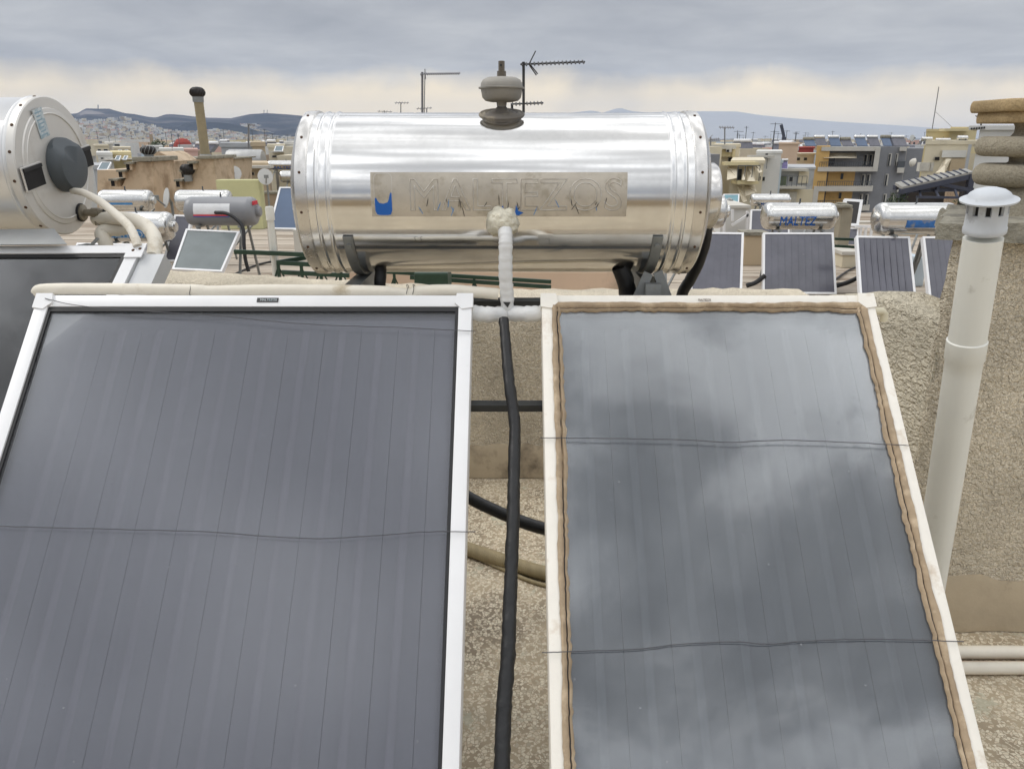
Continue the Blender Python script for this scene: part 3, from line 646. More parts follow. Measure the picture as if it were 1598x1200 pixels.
# stand: straps, legs, angle irons
st = thing('steel_stand', 'galvanised steel stand with tank straps, legs and dark angle bars carrying tank and collectors', 'stand', (0, TY, 0))
def strap(x):
    bm = nbm(); w = .030; prev = None
    for k in range(25):
        a = R(205 + 130 * k / 24); d = Vector((0, math.cos(a), math.sin(a)))
        row = [bm.verts.new(Vector((x + s * w / 2, TY, TZ)) + d * rr) for s, rr in ((-1, TR + .002), (1, TR + .002), (1, TR + .007), (-1, TR + .007))]
        if prev:
            for q in range(4): bm.faces.new((prev[q], prev[(q + 1) % 4], row[(q + 1) % 4], row[q]))
        else: bm.faces.new(row)
        prev = row
    bm.faces.new(prev[::-1]); s_ = obj('strap', bm, M['galv'], st, 40, w=True)
    a = R(212); bm = nbm(); lathe(bm, [(.009, 0), (.009, .006), (0, .006)], 6); d = Vector((0, math.cos(a), math.sin(a)))
    xf(bm, Matrix.Translation(Vector((x, TY, TZ)) + d * (TR + .007)) @ d.to_track_quat('Z', 'X').to_matrix().to_4x4()); obj('bolt', bm, M['galv'], s_, w=True)
xa, xb = pt(545, 400, 2.30).x, pt(1025, 400, 2.30).x
for x, sgn in ((xa, -1), (xb, 1)):
    strap(x)
    bm = nbm(); b2(bm, (x - .024, TY - .20, TZ - TR - .075), (x + .024, TY + .20, TZ - TR - .008)); obj('saddle', bm, M['galv'], st, w=True)
    for dy in (-.2, .26):
        bm = nbm(); bar(bm, (x + .018 * sgn, TY + dy * .6, TZ - TR - .06), (x + .05 * sgn, TY + dy * 1.6 - .02, .002), .04, .04); obj('leg', bm, M['galv'], st, w=True)
for p_, q_ in (((1012, 426), (996, 462)), ((1026, 424), (1040, 462))):
    a, b = pt(*p_, 2.36), pt(*q_, 2.36); bm = nbm(); bar(bm, a, a + (b - a) * 1.6, .030, .010, (0, -1, .2)); obj('splayed_leg', bm, M['galv'], st, w=True)
for py, dd, px0, px1 in ((475, .115, 500, 1300), (637, .125, 420, 1200)):
    D = planeD(py) + dd; a, b = pt(px0, py, D), pt(px1, py, D); b.z = a.z
    bm = nbm(); bar(bm, a, b, .004, .024, (0, -.4, 1)); bar(bm, a + Vector((0, .012, .011)), b + Vector((0, .012, .011)), .022, .003, (0, -.4, 1)); obj('angle_bar', bm, M['darksteel'], st, w=True)
for px in (300, 640, 905, 1250):
    D = planeD(640); a = pt(px, 640, D); bm = nbm(); x = a.x
    bar(bm, (x, TOPY - .02, TOPZ - .16), (x, TOPY - 1.34, TOPZ - .16 - 1.32 * ST / CT), .03, .03); obj('rail', bm, M['galv'], st, w=True)
    bm = nbm(); bar(bm, (x, TOPY + .02, TOPZ - .15), (x, TOPY + .06, .002), .03, .03); obj('leg', bm, M['galv'], st, w=True)

# ------------------------------------------------------------------ pipes between and around the collectors
wp = thing('wrapped_pipe', 'white tape wrapped pipe with foam plug dropping from tank label to a tee', 'pipe', pt(790, 490, 2.225))
P0 = Vector((pt(787, 350, 2.272).x, 2.272, pt(787, 350, 2.272).z))
bm = nbm(); bmesh.ops.create_icosphere(bm, subdivisions=5, radius=.046, matrix=Matrix.Translation(P0 + Vector((-.004, .012, .004))))
from mathutils import noise as mn
for v in bm.verts:
    d = (v.co - P0).normalized(); v.co += d * (.010 * mn.noise(v.co * 22) + .006 * mn.noise(v.co * 60) + .004 * abs(mn.noise(v.co * 120)))
obj('foam_plug', bm, M['foam'], wp, 80, w=True)
def wrapped(bm, pts, r, k=10, n=20, amp=.0016, pitch=.05):
    C = catmull(pts, k); 
    tube(bm, C, [r + amp * (((i * pitch * 14) % 1) - .5) * 2 + random.uniform(-.0005, .0005) for i in range(len(C))], n, wob=.012)
tee = pt(792, 490, 2.225)
bm = nbm(); wrapped(bm, [P0 + Vector((0, -.012, -.004)), P0 + Vector((.004, -.040, -.035)), pt(789, 388, 2.222), pt(789, 430, 2.218), pt(791, 462, 2.222), tee], .0205, 9); obj('pipe_run', bm, M['wrap'], wp, 60, w=True)
bm = nbm(); wrapped(bm, [pl(738, 488, -.045), pl(760, 491, -.04), tee, pl(822, 490, -.04), pl(848, 489, -.045)], .0235, 7); obj('tee_arm', bm, M['wrap'], wp, 60, w=True)
bm = nbm(); a = pt(791, 474, 2.20); prism(bm, [a + Vector((-.011, 0, .004)), a + Vector((.011, 0, .004)), a + Vector((.002, 0, -.012))], (0, .004, 0)); obj('tape_gap', bm, M['ink'], wp, w=True)
for px, py in ((773, 365), (832, 488), (812, 497)):
    D = 2.355 if py < 400 else planeD(py) - .0; a = pt(px, py, D)
bm = nbm(); tube(bm, catmull([pl(786, 498, -.03), pl(790, 545, -.03), pl(795, 600, -.03), pl(803, 660, -.04), pl(802, 740, -.04), pl(801, 800, -.04), pl(798, 880, -.04), pl(795, 960, -.04), pl(793, 1020, -.04), pl(788, 1080, -.04), pl(785, 1140, -.04), pl(783, 1230, -.04), pl(782, 1400, -.05)], 8), [.0148 + .004 * min(1, i / 80) + .0009 * math.sin(i * 1.7) * math.sin(i * .61) for i in range(97)], 16, wob=.07)
one('insulated_pipe', bm, M['black'], 'long black taped pipe hanging down the gap between the two large collectors', 'pipe', smooth=60)
bm = nbm(); tube(bm, catmull([pt(560, 690, 3.0), pt(680, 742, 2.9), pt(735, 778, 2.85), pt(790, 804, 2.8), pt(846, 824, 2.75), pt(960, 850, 2.7), pt(1100, 860, 2.7)], 7), .026, 14, wob=.03)
one('insulated_pipe', bm, M['black'], 'thick black pipe crossing behind the hanging pipe above the terrazzo floor', 'pipe', smooth=60)
bm = nbm(); C = catmull([ptz(560, 800, .04), ptz(680, 838, .036), ptz(735, 858, .036), ptz(790, 876, .036), ptz(846, 893, .036), ptz(960, 915, .036), ptz(1100, 925, .036)], 40)
tube(bm, C, [.033 + .0015 * (i % 2) for i in range(len(C))], 14); one('ribbed_hose', bm, M['hose'], 'ribbed beige hose lying on terrazzo behind the hanging black pipe', 'hose', smooth=30)
bm = nbm(); tube(bm, catmull([ptz(640, 830, .012), ptz(735, 866, .010), ptz(780, 886, .010), ptz(846, 912, .010), ptz(950, 930, .01)], 8), .010, 8); one('thin_hose', bm, M['hose'], 'thin brown hose on terrazzo alongside the ribbed beige hose', 'hose', smooth=50)
# cream insulated header pipe above the clean collector's top edge
bm = nbm(); D = TOPY + .040
C = catmull([pt(58, 459, D), pt(70, 452, D), pt(160, 451, D), pt(300, 453, D), pt(330, 455, D), pt(420, 453, D), pt(560, 454, D), pt(626, 457, D), pt(640, 461, D), pt(655, 455, D), pt(700, 453, D), pt(742, 456, D), pt(778, 459, D)], 10)
tube(bm, C, [.0175 - (.003 if 615 < 799 + q.x / D * 1180 * .95 < 640 else 0) for q in C], 14, wob=.02); hp = one('header_pipe', bm, M['cream'], 'long cream insulated pipe running along top edge of the clean white framed collector', 'pipe', smooth=60)
for px in (300, 636, 646):
    bm = nbm(); c = pt(px, 454, D); c -= hp.location
    for k in range(1): tube(bm, [c + Vector((.002 * math.sin(a * 3), math.cos(a) * .0182, math.sin(a) * .0182)) for a in [2 * math.pi * i / 20 for i in range(20)]], .001, 5)
    obj('tie', bm, M['ink'], hp)
# cream pipes on the terrazzo by the chimney
for lab_, dy, yo, r in (('upper cream insulated pipe tied to another on floor beside the chimney foot', 0, 2.50, .026), ('lower cream foam pipe on terrazzo beside the chimney foot', 0, 2.41, .024)):
    bm = nbm(); tube(bm, catmull([(1.2, yo + .01, r + .002), (1.6, yo, r + .002), (1.95, yo, r + .002), (2.3, yo - .005, r + .002), (2.9, yo, r + .002)], 12), r, 14, wob=.03)
    p_ = one('floor_pipe', bm, M['cream'], lab_, 'pipe', 'cream pipes on the terrazzo', smooth=60)
    for xx in (2.03,):
        bm = nbm(); c = Vector((xx, yo, r + .002)) - p_.location; tube(bm, [c + Vector((.004 * math.sin(a), math.cos(a) * (r + .001), math.sin(a) * (r + .001))) for a in [2 * math.pi * i / 20 for i in range(21)]], .0018, 5); obj('tie', bm, M['ink'], p_)
bm = nbm(); tube(bm, [(1.2, 2.457, .012), (1.95, 2.455, .012), (2.9, 2.458, .012)], .009, 8); one('copper_pipe', bm, pm('pinkish_pipe', S(190, 165, 145), .6), 'thin pinkish pipe on terrazzo between the two cream floor pipes', 'pipe')

# ------------------------------------------------------------------ white vent pipe with cowl
vxp, vyp = 1.405, 2.28
vp = thing('vent_pipe', 'tall white plastic vent pipe with slotted domed cowl in front of the rough chimney', 'vent pipe', (vxp, vyp, 0))
zz = lambda py: pt(1545, py, vyp).z - 0
PT_ = Vector((vxp, vyp, zz(361))); PD_ = (PT_ - pt(1458, 860, 2.45)).normalized(); vp.location = PT_ - PD_ * PT_.z; vp.rotation_euler = PD_.to_track_quat('Z', 'Y').to_euler()
bm = nbm(); r = .0545
lathe(bm, [(r, -.03), (r, zz(600)), (r, zz(575)), (r + .004, zz(571)), (r + .004, zz(541)), (r + .001, zz(540)), (r, zz(539.5)), (r - .001, zz(372))], 48); obj('tube', bm, M['pvc'], vp, 30)
zt, zb = zz(311), zz(361)
bm = nbm(); lathe(bm, [(r + .002, zb - .004), (r + .0035, zb), (r + .0035, zb + .012), (r + .0015, zb + .016), (r, zz(335)), (r, zz(331)), (r - .012, zz(331)), (r - .012, zb)], 48); cw = obj('cowl', bm, M['cowl'], vp, 30)
for k in range(10):
    a = 2 * math.pi * (k + .36) / 10; bm = nbm(); d = Vector((math.cos(a), math.sin(a), 0)); w = .0155
    m = Matrix.Rotation(a, 4, 'Z'); b2(bm, (r - .014, -w * .58, zz(331.5)), (r, w * .58, zz(310))); xf(bm, m); obj('slat_post', bm, M['cowl'], cw)
bm = nbm(); lathe(bm, [(.047, zz(345)), (.047, zz(309))], 20); obj('shade_core', bm, M['dark'], cw)  # added near-black cylinder: the darkness behind the slots is its colour
bm = nbm(); zr = zz(310)
lathe(bm, [(r - .02, zr), (.076, zr - .004), (.077, zr + .001), (.062, zr + .007), (.057, zr + .012), (.053, zr + .018), (.042, zr + .026), (.024, zr + .032), (0, zr + .034)], 48); obj('dome', bm, M['cowl'], vp, 30)

# ------------------------------------------------------------------ the other big heater beside ours
HX, HY, HZ, HR = -1.725, 2.985, EYE - .106, .247
hk = thing('storage_tank', 'big tank with flat brushed steel end, dark grey round cover and two recessed handles', 'water tank', (HX, HY, HZ))
bm = nbm(); lathe(bm, [(HR, -2.0), (HR, -.05)] + bead(-.04, HR, .010, .006) + [(HR, -.028)], 96, 'X'); obj('shell', bm, pm('matt_silver_shell', (.74, .74, .73), .34, .7, var=.05, vs=2), hk, 50)
bm = nbm(); lathe(bm, [(HR + .004, -.030), (HR + .005, -.004), (HR + .001, 0), (HR - .035, .002), (HR - .038, .006), (.195, .008), (.193, .010), (.190, .010), (.188, .007), (.1, .007), (0, .007)], 96, 'X'); he = obj('end_cap', bm, M['brushed'], hk, 25)
ROLL = R(9)
def capm(py_, pz_):     # place on the end face (local y, z), rolled a little
    c, s = math.cos(ROLL), math.sin(ROLL); return Vector((.008, py_ * c - pz_ * s, py_ * s + pz_ * c))
for k in range(16):
    a = 2 * math.pi * (k + .4) / 16; bm = nbm(); d = Vector((0, math.cos(a), math.sin(a))); lathe(bm, [(.006, 0), (.005, .003), (0, .004)], 8)
    xf(bm, Matrix.Translation(Vector((-.016, 0, 0)) + d * (HR + .004)) @ d.to_track_quat('Z', 'X').to_matrix().to_4x4()); obj('rivet', bm, M['rust'], he)
for s in (-1, 1):
    c = capm(s * .178, .0); rm = Matrix.Translation(c) @ Matrix.Rotation(ROLL, 4, 'X')
    bm = nbm(); b2(bm, (-.002, -.062, -.043), (.004, .062, .043), .002); xf(bm, rm); hd = obj('handle_recess', bm, M['brushed'], he)
    bm = nbm(); b2(bm, (.001, -.056, -.037), (.0062, .056, .037)); xf(bm, rm); obj('recess_shade', bm, M['dark'], hd)  # solid near-black block, the shade of the hollow put into its colour
    bm = nbm(); b2(bm, (.005, -.056, .026), (.010, .056, .038)); xf(bm, rm); obj('recess_lip', bm, M['rubber'], hd)
bm = nbm(); lathe(bm, [(.100, 0), (.100, .022), (.094, .034), (.088, .050), (.07, .055), (0, .056)], 48, 'X'); 
for v in bm.verts:
    if v.co.z > .052 and v.co.x > .02: v.co.x = min(v.co.x, .056 - (v.co.z - .052) * 1.0)
xf(bm, Matrix.Translation(capm(.018, .004)) @ Matrix.Rotation(ROLL + .15, 4, 'X')); kn = obj('cover_knob', bm, M['knob'], he, 30)
bm = nbm(); b2(bm, (0, -.030, -.050), (.0022, .030, .050)); xf(bm, Matrix.Translation(capm(-.045, .165)) @ Matrix.Rotation(R(14), 4, 'X')); sk = obj('sticker', bm, M['stick'], he)
for k in range(7):
    bm = nbm(); b2(bm, (.002, -.022 + (k % 2) * .004, -.042 + k * .013), (.003, .020 - (k % 3) * .006, -.037 + k * .013)); xf(bm, Matrix.Translation(capm(-.045, .165)) @ Matrix.Rotation(R(14), 4, 'X')); obj('sticker_line', bm, pm('faded_print', S(150, 176, 190), .5), sk)
V0 = Vector((HX + .008, HY + .09, HZ - .178))
bm = nbm(); lathe(bm, [(.032, 0), (.032, .012), (.014, .016), (.014, .045), (.019, .046), (.019, .075), (.014, .076), (.014, .10)], 20, 'X', V0 - Vector((HX, HY, HZ))); vv = obj('valve', bm, M['brass'], hk, 30)
bm = nbm(); c = V0 - Vector((HX, HY, HZ)); tube(bm, [c + Vector((.095, 0, 0)), c + Vector((.13, 0, .002)), c + Vector((.15, 0, -.014)), c + Vector((.155, 0, -.03))], .017, 12); obj('elbow', bm, M['rubber'], vv, 40)
bm = nbm(); lathe(bm, [(.036, -.003), (.036, .006), (.0, .006)], 20, 'X', V0 - Vector((HX, HY, HZ))); obj('seal', bm, M['rubber'], vv)
bm = nbm(); tube(bm, [c + Vector((.06, 0, -.015)), c + Vector((.06, 0, -.05))], .011, 8); obj('drain_stub', bm, M['brass'], vv)
# hood plate under the shell
bm = nbm(); a = Vector((HX, 0, 0))
q = [pt(-260, 384, 2.66), pt(104, 381, 2.66), pt(84, 357, 2.76), pt(-260, 361, 2.76)]; hexa(bm, q, Vector((0, .004, -.003)))
one('hood_plate', bm, pm('grey_sheet', (.40, .41, .41), .45, .6, var=.08), 'bent grey sheet metal strip between brushed tank and its dark collector', 'metal plate')
cn = thing('solar_collector', 'dark glossy solar collector below the tank with grey knob, partly hidden by our white frame', 'solar collector', pt(60, 700, 2.2))
def slope_pt(px, py, D0, py0, tilt):     # on a plane through row py0 at D0, falling towards the viewer
    v0 = (600 - py0) / FPX; z0 = EYE + D0 * (v0 * CP - SP) / (CP + v0 * SP)
    v = (600 - py) / FPX; k = (v * CP - SP) / (CP + v * SP); tt = math.tan(tilt)
    D = (EYE - z0 + tt * D0) / (tt - k); return pt(px, py, D)
sp = lambda px, py, h=0.: slope_pt(px, py, 2.70, 383, R(42)) + Vector((0, -math.sin(R(42)), math.cos(R(42)))) * h
TRc = sp(222, 383); dwn = (sp(195, 440) - TRc).normalized(); lef = (sp(-200, 385) - TRc).normalized(); nrm = Vector((0, -math.sin(R(42)), math.cos(R(42)))); Lc = 1.75; Wc = 1.5
def slab4(bm, u0, u1, v0, v1, h0, h1):
    q = [TRc + lef * u + dwn * v + nrm * h0 for u, v in ((u0, v0), (u1, v0), (u1, v1), (u0, v1))]; hexa(bm, q, nrm * (h1 - h0))
bm = nbm(); slab4(bm, 0, Wc, 0, .034, -.09, 0); slab4(bm, 0, .042, .034, Lc, -.09, 0); slab4(bm, .042, Wc, Lc - .03, Lc, -.09, 0); obj('frame', bm, M['white'], cn, w=True)
bm = nbm(); slab4(bm, .044, Wc, .036, .050, -.02, -.004); slab4(bm, .044, .058, .050, Lc - .03, -.02, -.004); obj('gasket', bm, M['gasket'], cn, w=True)
bm = nbm(); slab4(bm, .058, Wc, .05, Lc - .03, -.012, -.008); obj('glass_pane', bm, M['glassD'], cn, w=True)
bm = nbm(); slab4(bm, .058, Wc, .05, Lc - .03, -.05, -.034); obj('absorber', bm, M['absorber_dark'], cn, w=True)
bm = nbm(); slab4(bm, -.018, .042, -.004, .058, .001, .006); obj('corner_cap', bm, M['white'], cn, w=True)
bm = nbm(); slab4(bm, -.085, -.006, .03, Lc, -.08, -.012); obj('side_casing', bm, pm('pale_grey_casing', (.62, .63, .63), .5, var=.05), cn, w=True)
for u in (.008, .03):
    bm = nbm(); c = TRc + lef * (u - .01) + dwn * (.018 + u * .3) + nrm * .006; lathe(bm, [(.006, 0), (0, .004)], 8); xf(bm, Matrix.Translation(c) @ nrm.to_track_quat('Z', 'X').to_matrix().to_4x4()); obj('screw', bm, M['rust'], cn, w=True)
e = TRc
bm = nbm(); tube(bm, catmull([pt(113, 298, 2.98), pt(130, 301, 2.92), pt(155, 314, 2.86), pt(180, 334, 2.80), pt(200, 352, 2.75), pt(211, 372, 2.71), pt(215, 385, 2.69)], 8), [.012 + .0035 * min(1, i / 24) for i in range(49)], 12, wob=.03)
one('insulated_pipe', bm, M['cream'], 'thin pale pipe arching from the grey round cover to the dark collector corner', 'pipe', smooth=60)
bm = nbm(); tube(bm, catmull([pt(150, 342, 3.1), pt(175, 340, 3.05), pt(205, 343, 2.98), pt(228, 353, 2.9), pt(241, 372, 2.83), pt(241, 392, 2.78), pt(238, 402, 2.75)], 8), .026, 14, wob=.03)
one('insulated_pipe', bm, M['cream'], 'thick white insulated pipe bending down to side of the dark collector', 'pipe', smooth=60)
bm = nbm(); tube(bm, catmull([V0 + Vector((.155, 0, -.02)), V0 + Vector((.163, 0, -.06)), pt(160, 362, 3.05), pt(166, 386, 3.02), pt(168, 440, 3.0)], 6), .027, 14, wob=.04)
one('insulated_pipe', bm, M['cream'], 'wrinkled cream pipe dropping from the valve of the brushed end tank', 'pipe', smooth=60)
bm = nbm(); bar(bm, pt(126, 400, 2.9), pt(153, 372, 2.95), .025, .006); bar(bm, pt(100, 392, 2.9), pt(140, 384, 3.0), .03, .02); one('support_strut', bm, M['galv'], 'short galvanised strut under the brushed tank end', 'strut')
# ================================================================== the neighbouring roofs and the city
GROUND = -18.0
ROOF = -.55
def bm_box_px(x0, x1, y0, y1, D, depth, zbot=None):
    """front face at distance D covering photo columns x0..x1 and rows y0..y1 (measured on its middle), going back by depth"""
    ym = (y0 + y1) / 2; a, b = pt(x0, ym, D).x, pt(x1, ym, D).x; zt = pt(800, y0, D).z; zb = pt(800, y1, D).z if zbot is None else zbot
    return (a, D, zb), (b, D + depth, zt)
def wallmat(name, rgb, **k): return pm('wall_' + name, S(*rgb), .9, var=.06, vs=.6, col2=tuple(c * .72 for c in S(*rgb)), c2amt=.22, c2s=.8, **k)
WM = {n: wallmat(n.replace(' ', '_'), c) for n, c in {'white': (214, 213, 208), 'cream': (212, 202, 178), 'pale yellow': (214, 200, 158), 'beige': (192, 174, 146), 'peach': (212, 186, 160), 'light grey': (176, 178, 180),
      'dark grey': (134, 135, 138), 'ochre': (206, 170, 108), 'pinkish': (208, 172, 160), 'pale blue': (188, 200, 208), 'brown': (164, 146, 124)}.items()}
GLS = pm('dark_window', (.03, .035, .04), .15, var=.3, vs=.4); SHUT = pm('window_shutter', S(196, 192, 182), .7); RAIL = pm('balcony_rail', (.10, .11, .12), .5, .3); AWN = pm('canvas_awning', S(214, 204, 182), .9, var=.08, vs=8); AWN2 = pm('green_canvas', S(96, 120, 92), .9)
SLAB = pm('balcony_slab', S(200, 196, 186), .85, var=.06, vs=.7); PANEL = pm('distant_collector', (.105, .105, .128), .25, var=.15, vs=2); PANELB = pm('blue_collector', (.075, .115, .19), .3, var=.12, vs=1)
TILE = pm('red_roof', S(150, 62, 52), .9, var=.15, vs=2); GREEN = pm('dark_green_paint', S(38, 62, 46), .5, var=.2, vs=8, bump=.1); TAR = pm('dark_roof', (.09, .09, .09), .9); DISH = pm('dish_enamel', S(206, 206, 202), .5, var=.05); TURB = pm('turbine_dark', (.03, .026, .024), .45, .4, var=.3, vs=12)
GREYT = pm('grey_tank_paint', S(138, 139, 142), .4, var=.04, vs=3); PVC2 = pm('white_pvc', S(218, 216, 206), .45); FELT = pm('grey_collector_pane', S(112, 120, 120), .3, var=.10, vs=4, spec=.6)
ROOFM = pm('roof_membrane', S(176, 164, 148), .9, var=.12, vs=1.2, col2=S(132, 116, 98), c2amt=.42, c2s=.9, stretch=(.25, 1.6, 1), bump=.2, bs=8)
LOWROOF = pm('far_ground', S(120, 116, 110), .95, var=.2, vs=.02)

bm = nbm(); b2(bm, (-10800, -10800, GROUND - .8), (10800, 10800, GROUND)); struct('city_ground', bm, LOWROOF)
own = thing('apartment_building', 'block under the viewer whose terrace roof carries the big tanks', 'building', (0, 0, GROUND))
bm = nbm(); b2(bm, (-8.9, -5.9, GROUND + .01), (8.9, 4.6, -.304)); obj('wall', bm, WM['beige'], own, w=True)
nb = thing('apartment_building', 'neighbouring block with stained beige flat roof crowded with small solar heaters', 'building', (0, 16, GROUND))
bm = nbm(); b2(bm, (-17, 5.2, GROUND + .01), (17, 27, ROOF - .06)); obj('wall', bm, WM['cream'], nb, w=True)
bm = nbm(); b2(bm, (-17, 5.2, ROOF - .058), (17, 27, ROOF)); obj('roof', bm, ROOFM, nb, w=True)
for k in range(9):
    bm = nbm(); y = 12.6 + k * 1.0; b2(bm, (-14, y, ROOF + .003), (16, y + .09 + .05 * (k % 2), ROOF + .012)); obj('roof_seam', bm, pm('pale_seam', S(188, 177, 160), .9, var=.2, vs=.8), nb, w=True)

def quad_panel(root, TL, TR_, BL, BR, D1, D2, mat, fmat, ribs=0, fw=None):
    a, b, c, d = pt(*TL, D1), pt(*TR_, D1), pt(*BL, D2), pt(*BR, D2)
    n = (b - a).cross(c - a).normalized()
    if n.y > 0: n = -n
    u = (b - a); v = (c - a); f = (fw or .035); fu, fv = f / u.length, f / v.length
    P = lambda s, t: a.lerp(b, s).lerp(c.lerp(d, s), t)
    bm = nbm()
    for s0, s1, t0, t1 in ((0, fu, 0, 1), (1 - fu, 1, 0, 1), (fu, 1 - fu, 0, fv), (fu, 1 - fu, 1 - fv, 1)):
        hexa(bm, [P(s0, t0), P(s1, t0), P(s1, t1), P(s0, t1)], -n * .08)
    col = obj('collector', bm, fmat, root, w=True)
    bm = nbm(); hexa(bm, [p - n * .010 for p in (P(fu, fv), P(1 - fu, fv), P(1 - fu, 1 - fv), P(fu, 1 - fv))], -n * .05)
    for k in range(1, ribs):
        s = fu + (1 - 2 * fu) * k / ribs; w = .006 / u.length
        hexa(bm, [p - n * .007 for p in (P(s - w, fv), P(s + w, fv), P(s + w, 1 - fv), P(s - w, 1 - fv))], -n * .003)
    obj('pane', bm, mat, col, w=True)
    return col
def heater(label, box_, D, panels=(), mat=None, text=None, tcol='blue', tsize=(.5, .5), tpos=(.5, .62), legs=True, group='solar water heaters on neighbouring roofs', base=None, cover=1, seed=1, plate=None, ang=20):
    x0, x1, y0, y1 = box_; m = pxm(D, (y0 + y1) / 2); r = (y1 - y0) / 2 * m; c = pt((x0 + x1) / 2, (y0 + y1) / 2, D); half = (x1 - x0) / 2 * m - r * .1
    zb = ROOF if base is None else base
    root = thing('solar_water_heater', label, 'solar heater', (c.x, D, zb), group); mat = mat or M['chrome_far']; o = c - root.location
    bm = nbm(); lathe(bm, [(r * .72, -half), (r * .9, -half + r * .10), (r * .985, -half + r * .26), (r, -half + r * .4), (r * 1.012, -half + r * .46), (r, -half + r * .52), (r, half - r * .52), (r * 1.012, half - r * .46), (r, half - r * .4), (r * .985, half - r * .26), (r * .9, half - r * .10), (r * .72, half)], 40, 'X', o); tk_ = obj('tank', bm, mat, root, 35)
    if cover:
        bm = nbm(); s = 1 if cover > 0 else -1; lathe(bm, [(r * .38, half * s - .01 * s), (r * .38, (half + r * .22) * s), (r * .3, (half + r * .3) * s), (0, (half + r * .3) * s)], 20, 'X', o); obj('element_cover', bm, mat, tk_, 40)
    bm = nbm(); tube(bm, [o + Vector((0, 0, r - .01)), o + Vector((0, 0, r + .07))], .014, 6); obj('valve', bm, RAIL, tk_)
    def wrap(bm, cx, a0):
        for v in bm.verts:
            th = R(a0) + v.co.y / r; rr = r + v.co.z + .004; v.co = o + Vector((cx + v.co.x, -rr * math.cos(th), rr * math.sin(th)))
    cx = (tpos[0] * 2 - 1) * half
    if plate:
        bm = nbm(); w, h = plate[0] * half * 2, plate[1] * r * 2
        g = [[bm.verts.new((-w / 2 + w * i / 2, -h / 2 + h * j / 6, 0)) for j in range(7)] for i in range(3)]
        for i in range(2):
            for j in range(6): bm.faces.new((g[i][j], g[i + 1][j], g[i + 1][j + 1], g[i][j + 1]))
        wrap(bm, cx, ang); obj('label_plate', bm, plate[2], tk_)
    if text:
        bm = text_bm(text, .1, .003, width=tsize[0] * half * 2, height=tsize[1] * r * 2)
        for v in bm.verts: v.co.z += .009
        wrap(bm, cx, ang if plate else (tpos[1] - .5) * -160); obj('lettering', bm, M[tcol], tk_)
    for p in panels: quad_panel(root, *p)
    if legs:
        for s in (-.6, .6):
            for dy in (-.32, .3):
                bm = nbm(); bar(bm, (o.x + s * half, dy * .5, o.z - r * .92), (o.x + s * half, dy * 1.9, .01), .035); obj('leg', bm, M['galv'], root)
            bm = nbm(); bar(bm, (o.x + s * half, -.26, o.z - r * .96), (o.x + s * half, .26, o.z - r * .96), .05, .03); obj('saddle', bm, M['galv'], root)
        bm = nbm(); bar(bm, (o.x - .6 * half, -.5, .18), (o.x + .6 * half, .5, o.z - r), .03); obj('brace', bm, M['galv'], root)
    return root, o, r, half
W_ = M['white']
# left group
g1, o, r, half = heater('matt grey solar heater with white label and red cap sticker, grey green pane', (291, 403, 308, 352), 12.6,
    [((290, 357), (374, 361), (268, 420), (346, 424), 12.25, 11.5, FELT, W_)], GREYT, tpos=(.42, .5), plate=(.52, .42, pm('white_label', S(226, 226, 226), .4)), ang=12)
bm = nbm(); b2(bm, (o.x - .09 * 2 * half - .26 * 2 * half + .01, o.y - r - .012, o.z - .055), (o.x - .09 * 2 * half + .26 * 2 * half, o.y - r - .006, o.z - .03)); obj('red_stripe', bm, pm('red_print', S(206, 70, 76), .5), g1)
bm = nbm(); b2(bm, (o.x - .09 * 2 * half - .26 * 2 * half + .01, o.y - r - .012, o.z - .068), (o.x - .09 * 2 * half + .26 * 2 * half, o.y - r - .006, o.z - .058)); obj('blue_stripe', bm, M['blue'], g1)
bm = nbm(); b2(bm, (o.x + half * .985, o.y - .16, o.z + .11), (o.x + half + .008, o.y + .06, o.z + .17)); obj('red_sticker', bm, pm('red_sticker', S(206, 40, 60), .5), g1)
bm = nbm(); tube(bm, catmull([pt(336, 332, 12.3), pt(352, 333, 12.2), pt(367, 341, 12.15), pt(379, 356, 12.1), pt(381, 385, 12.0), pt(383, 405, 12.0), pt(388, 424, 12.0)], 6), .028, 8); one('black_hose', bm, M['rubber'], 'black hose looping from the matt grey tank down past its pane', 'hose', smooth=50)
heater('small polished solar heater with label strip, in front of the stepped beige chimney', (156, 239, 297, 329), 15.6, tpos=(.42, .66), plate=(.56, .10, M['blue2']), ang=-14)
heater('polished solar heater with stained round end, partly behind the white insulated pipe', (160, 271, 331, 377), 12.9, [((120, 379), (236, 381), (90, 440), (214, 442), 12.5, 11.8, PANEL, W_)], text='MALTEZOS', tcol='stick', tsize=(.62, .20), tpos=(.40, .68), plate=(.68, .30, M['blue2']), ang=-22)
heater('polished solar heater mostly hidden behind matt grey tank, dark slanting collector beside it', (275, 362, 297, 330), 15.8, [((272, 335), (301, 336), (254, 408), (284, 408), 13.6, 13.0, PANEL, W_)])
sp_ = thing('solar_collector', 'blue solar collector with pale frame on small feet, beside the big tank end', 'solar collector', pt(445, 360, 16.0))
quad_panel(sp_, (436, 292), (474, 292), (419, 357), (470, 358), 17, 16.0, PANELB, W_)
for px in (424, 464):
    bm = nbm(); p = pt(px, 362, 15.95); b2(bm, (p.x - .06, p.y - .1, ROOF + .002), (p.x + .06, p.y + .1, p.z + .05)); obj('foot', bm, SLAB, sp_, w=True)
heater('white far tank with blue lettering beside rim of the big tank, upper of two', (418, 476, 251, 265), 40, text='MALTEZOS', tsize=(.7, .35), tpos=(.5, .7), base=pt(440, 275, 40).z)
heater('white far tank below the lettered one, cut off by rim of the big tank', (437, 500, 267, 285), 31, base=pt(440, 300, 31).z)
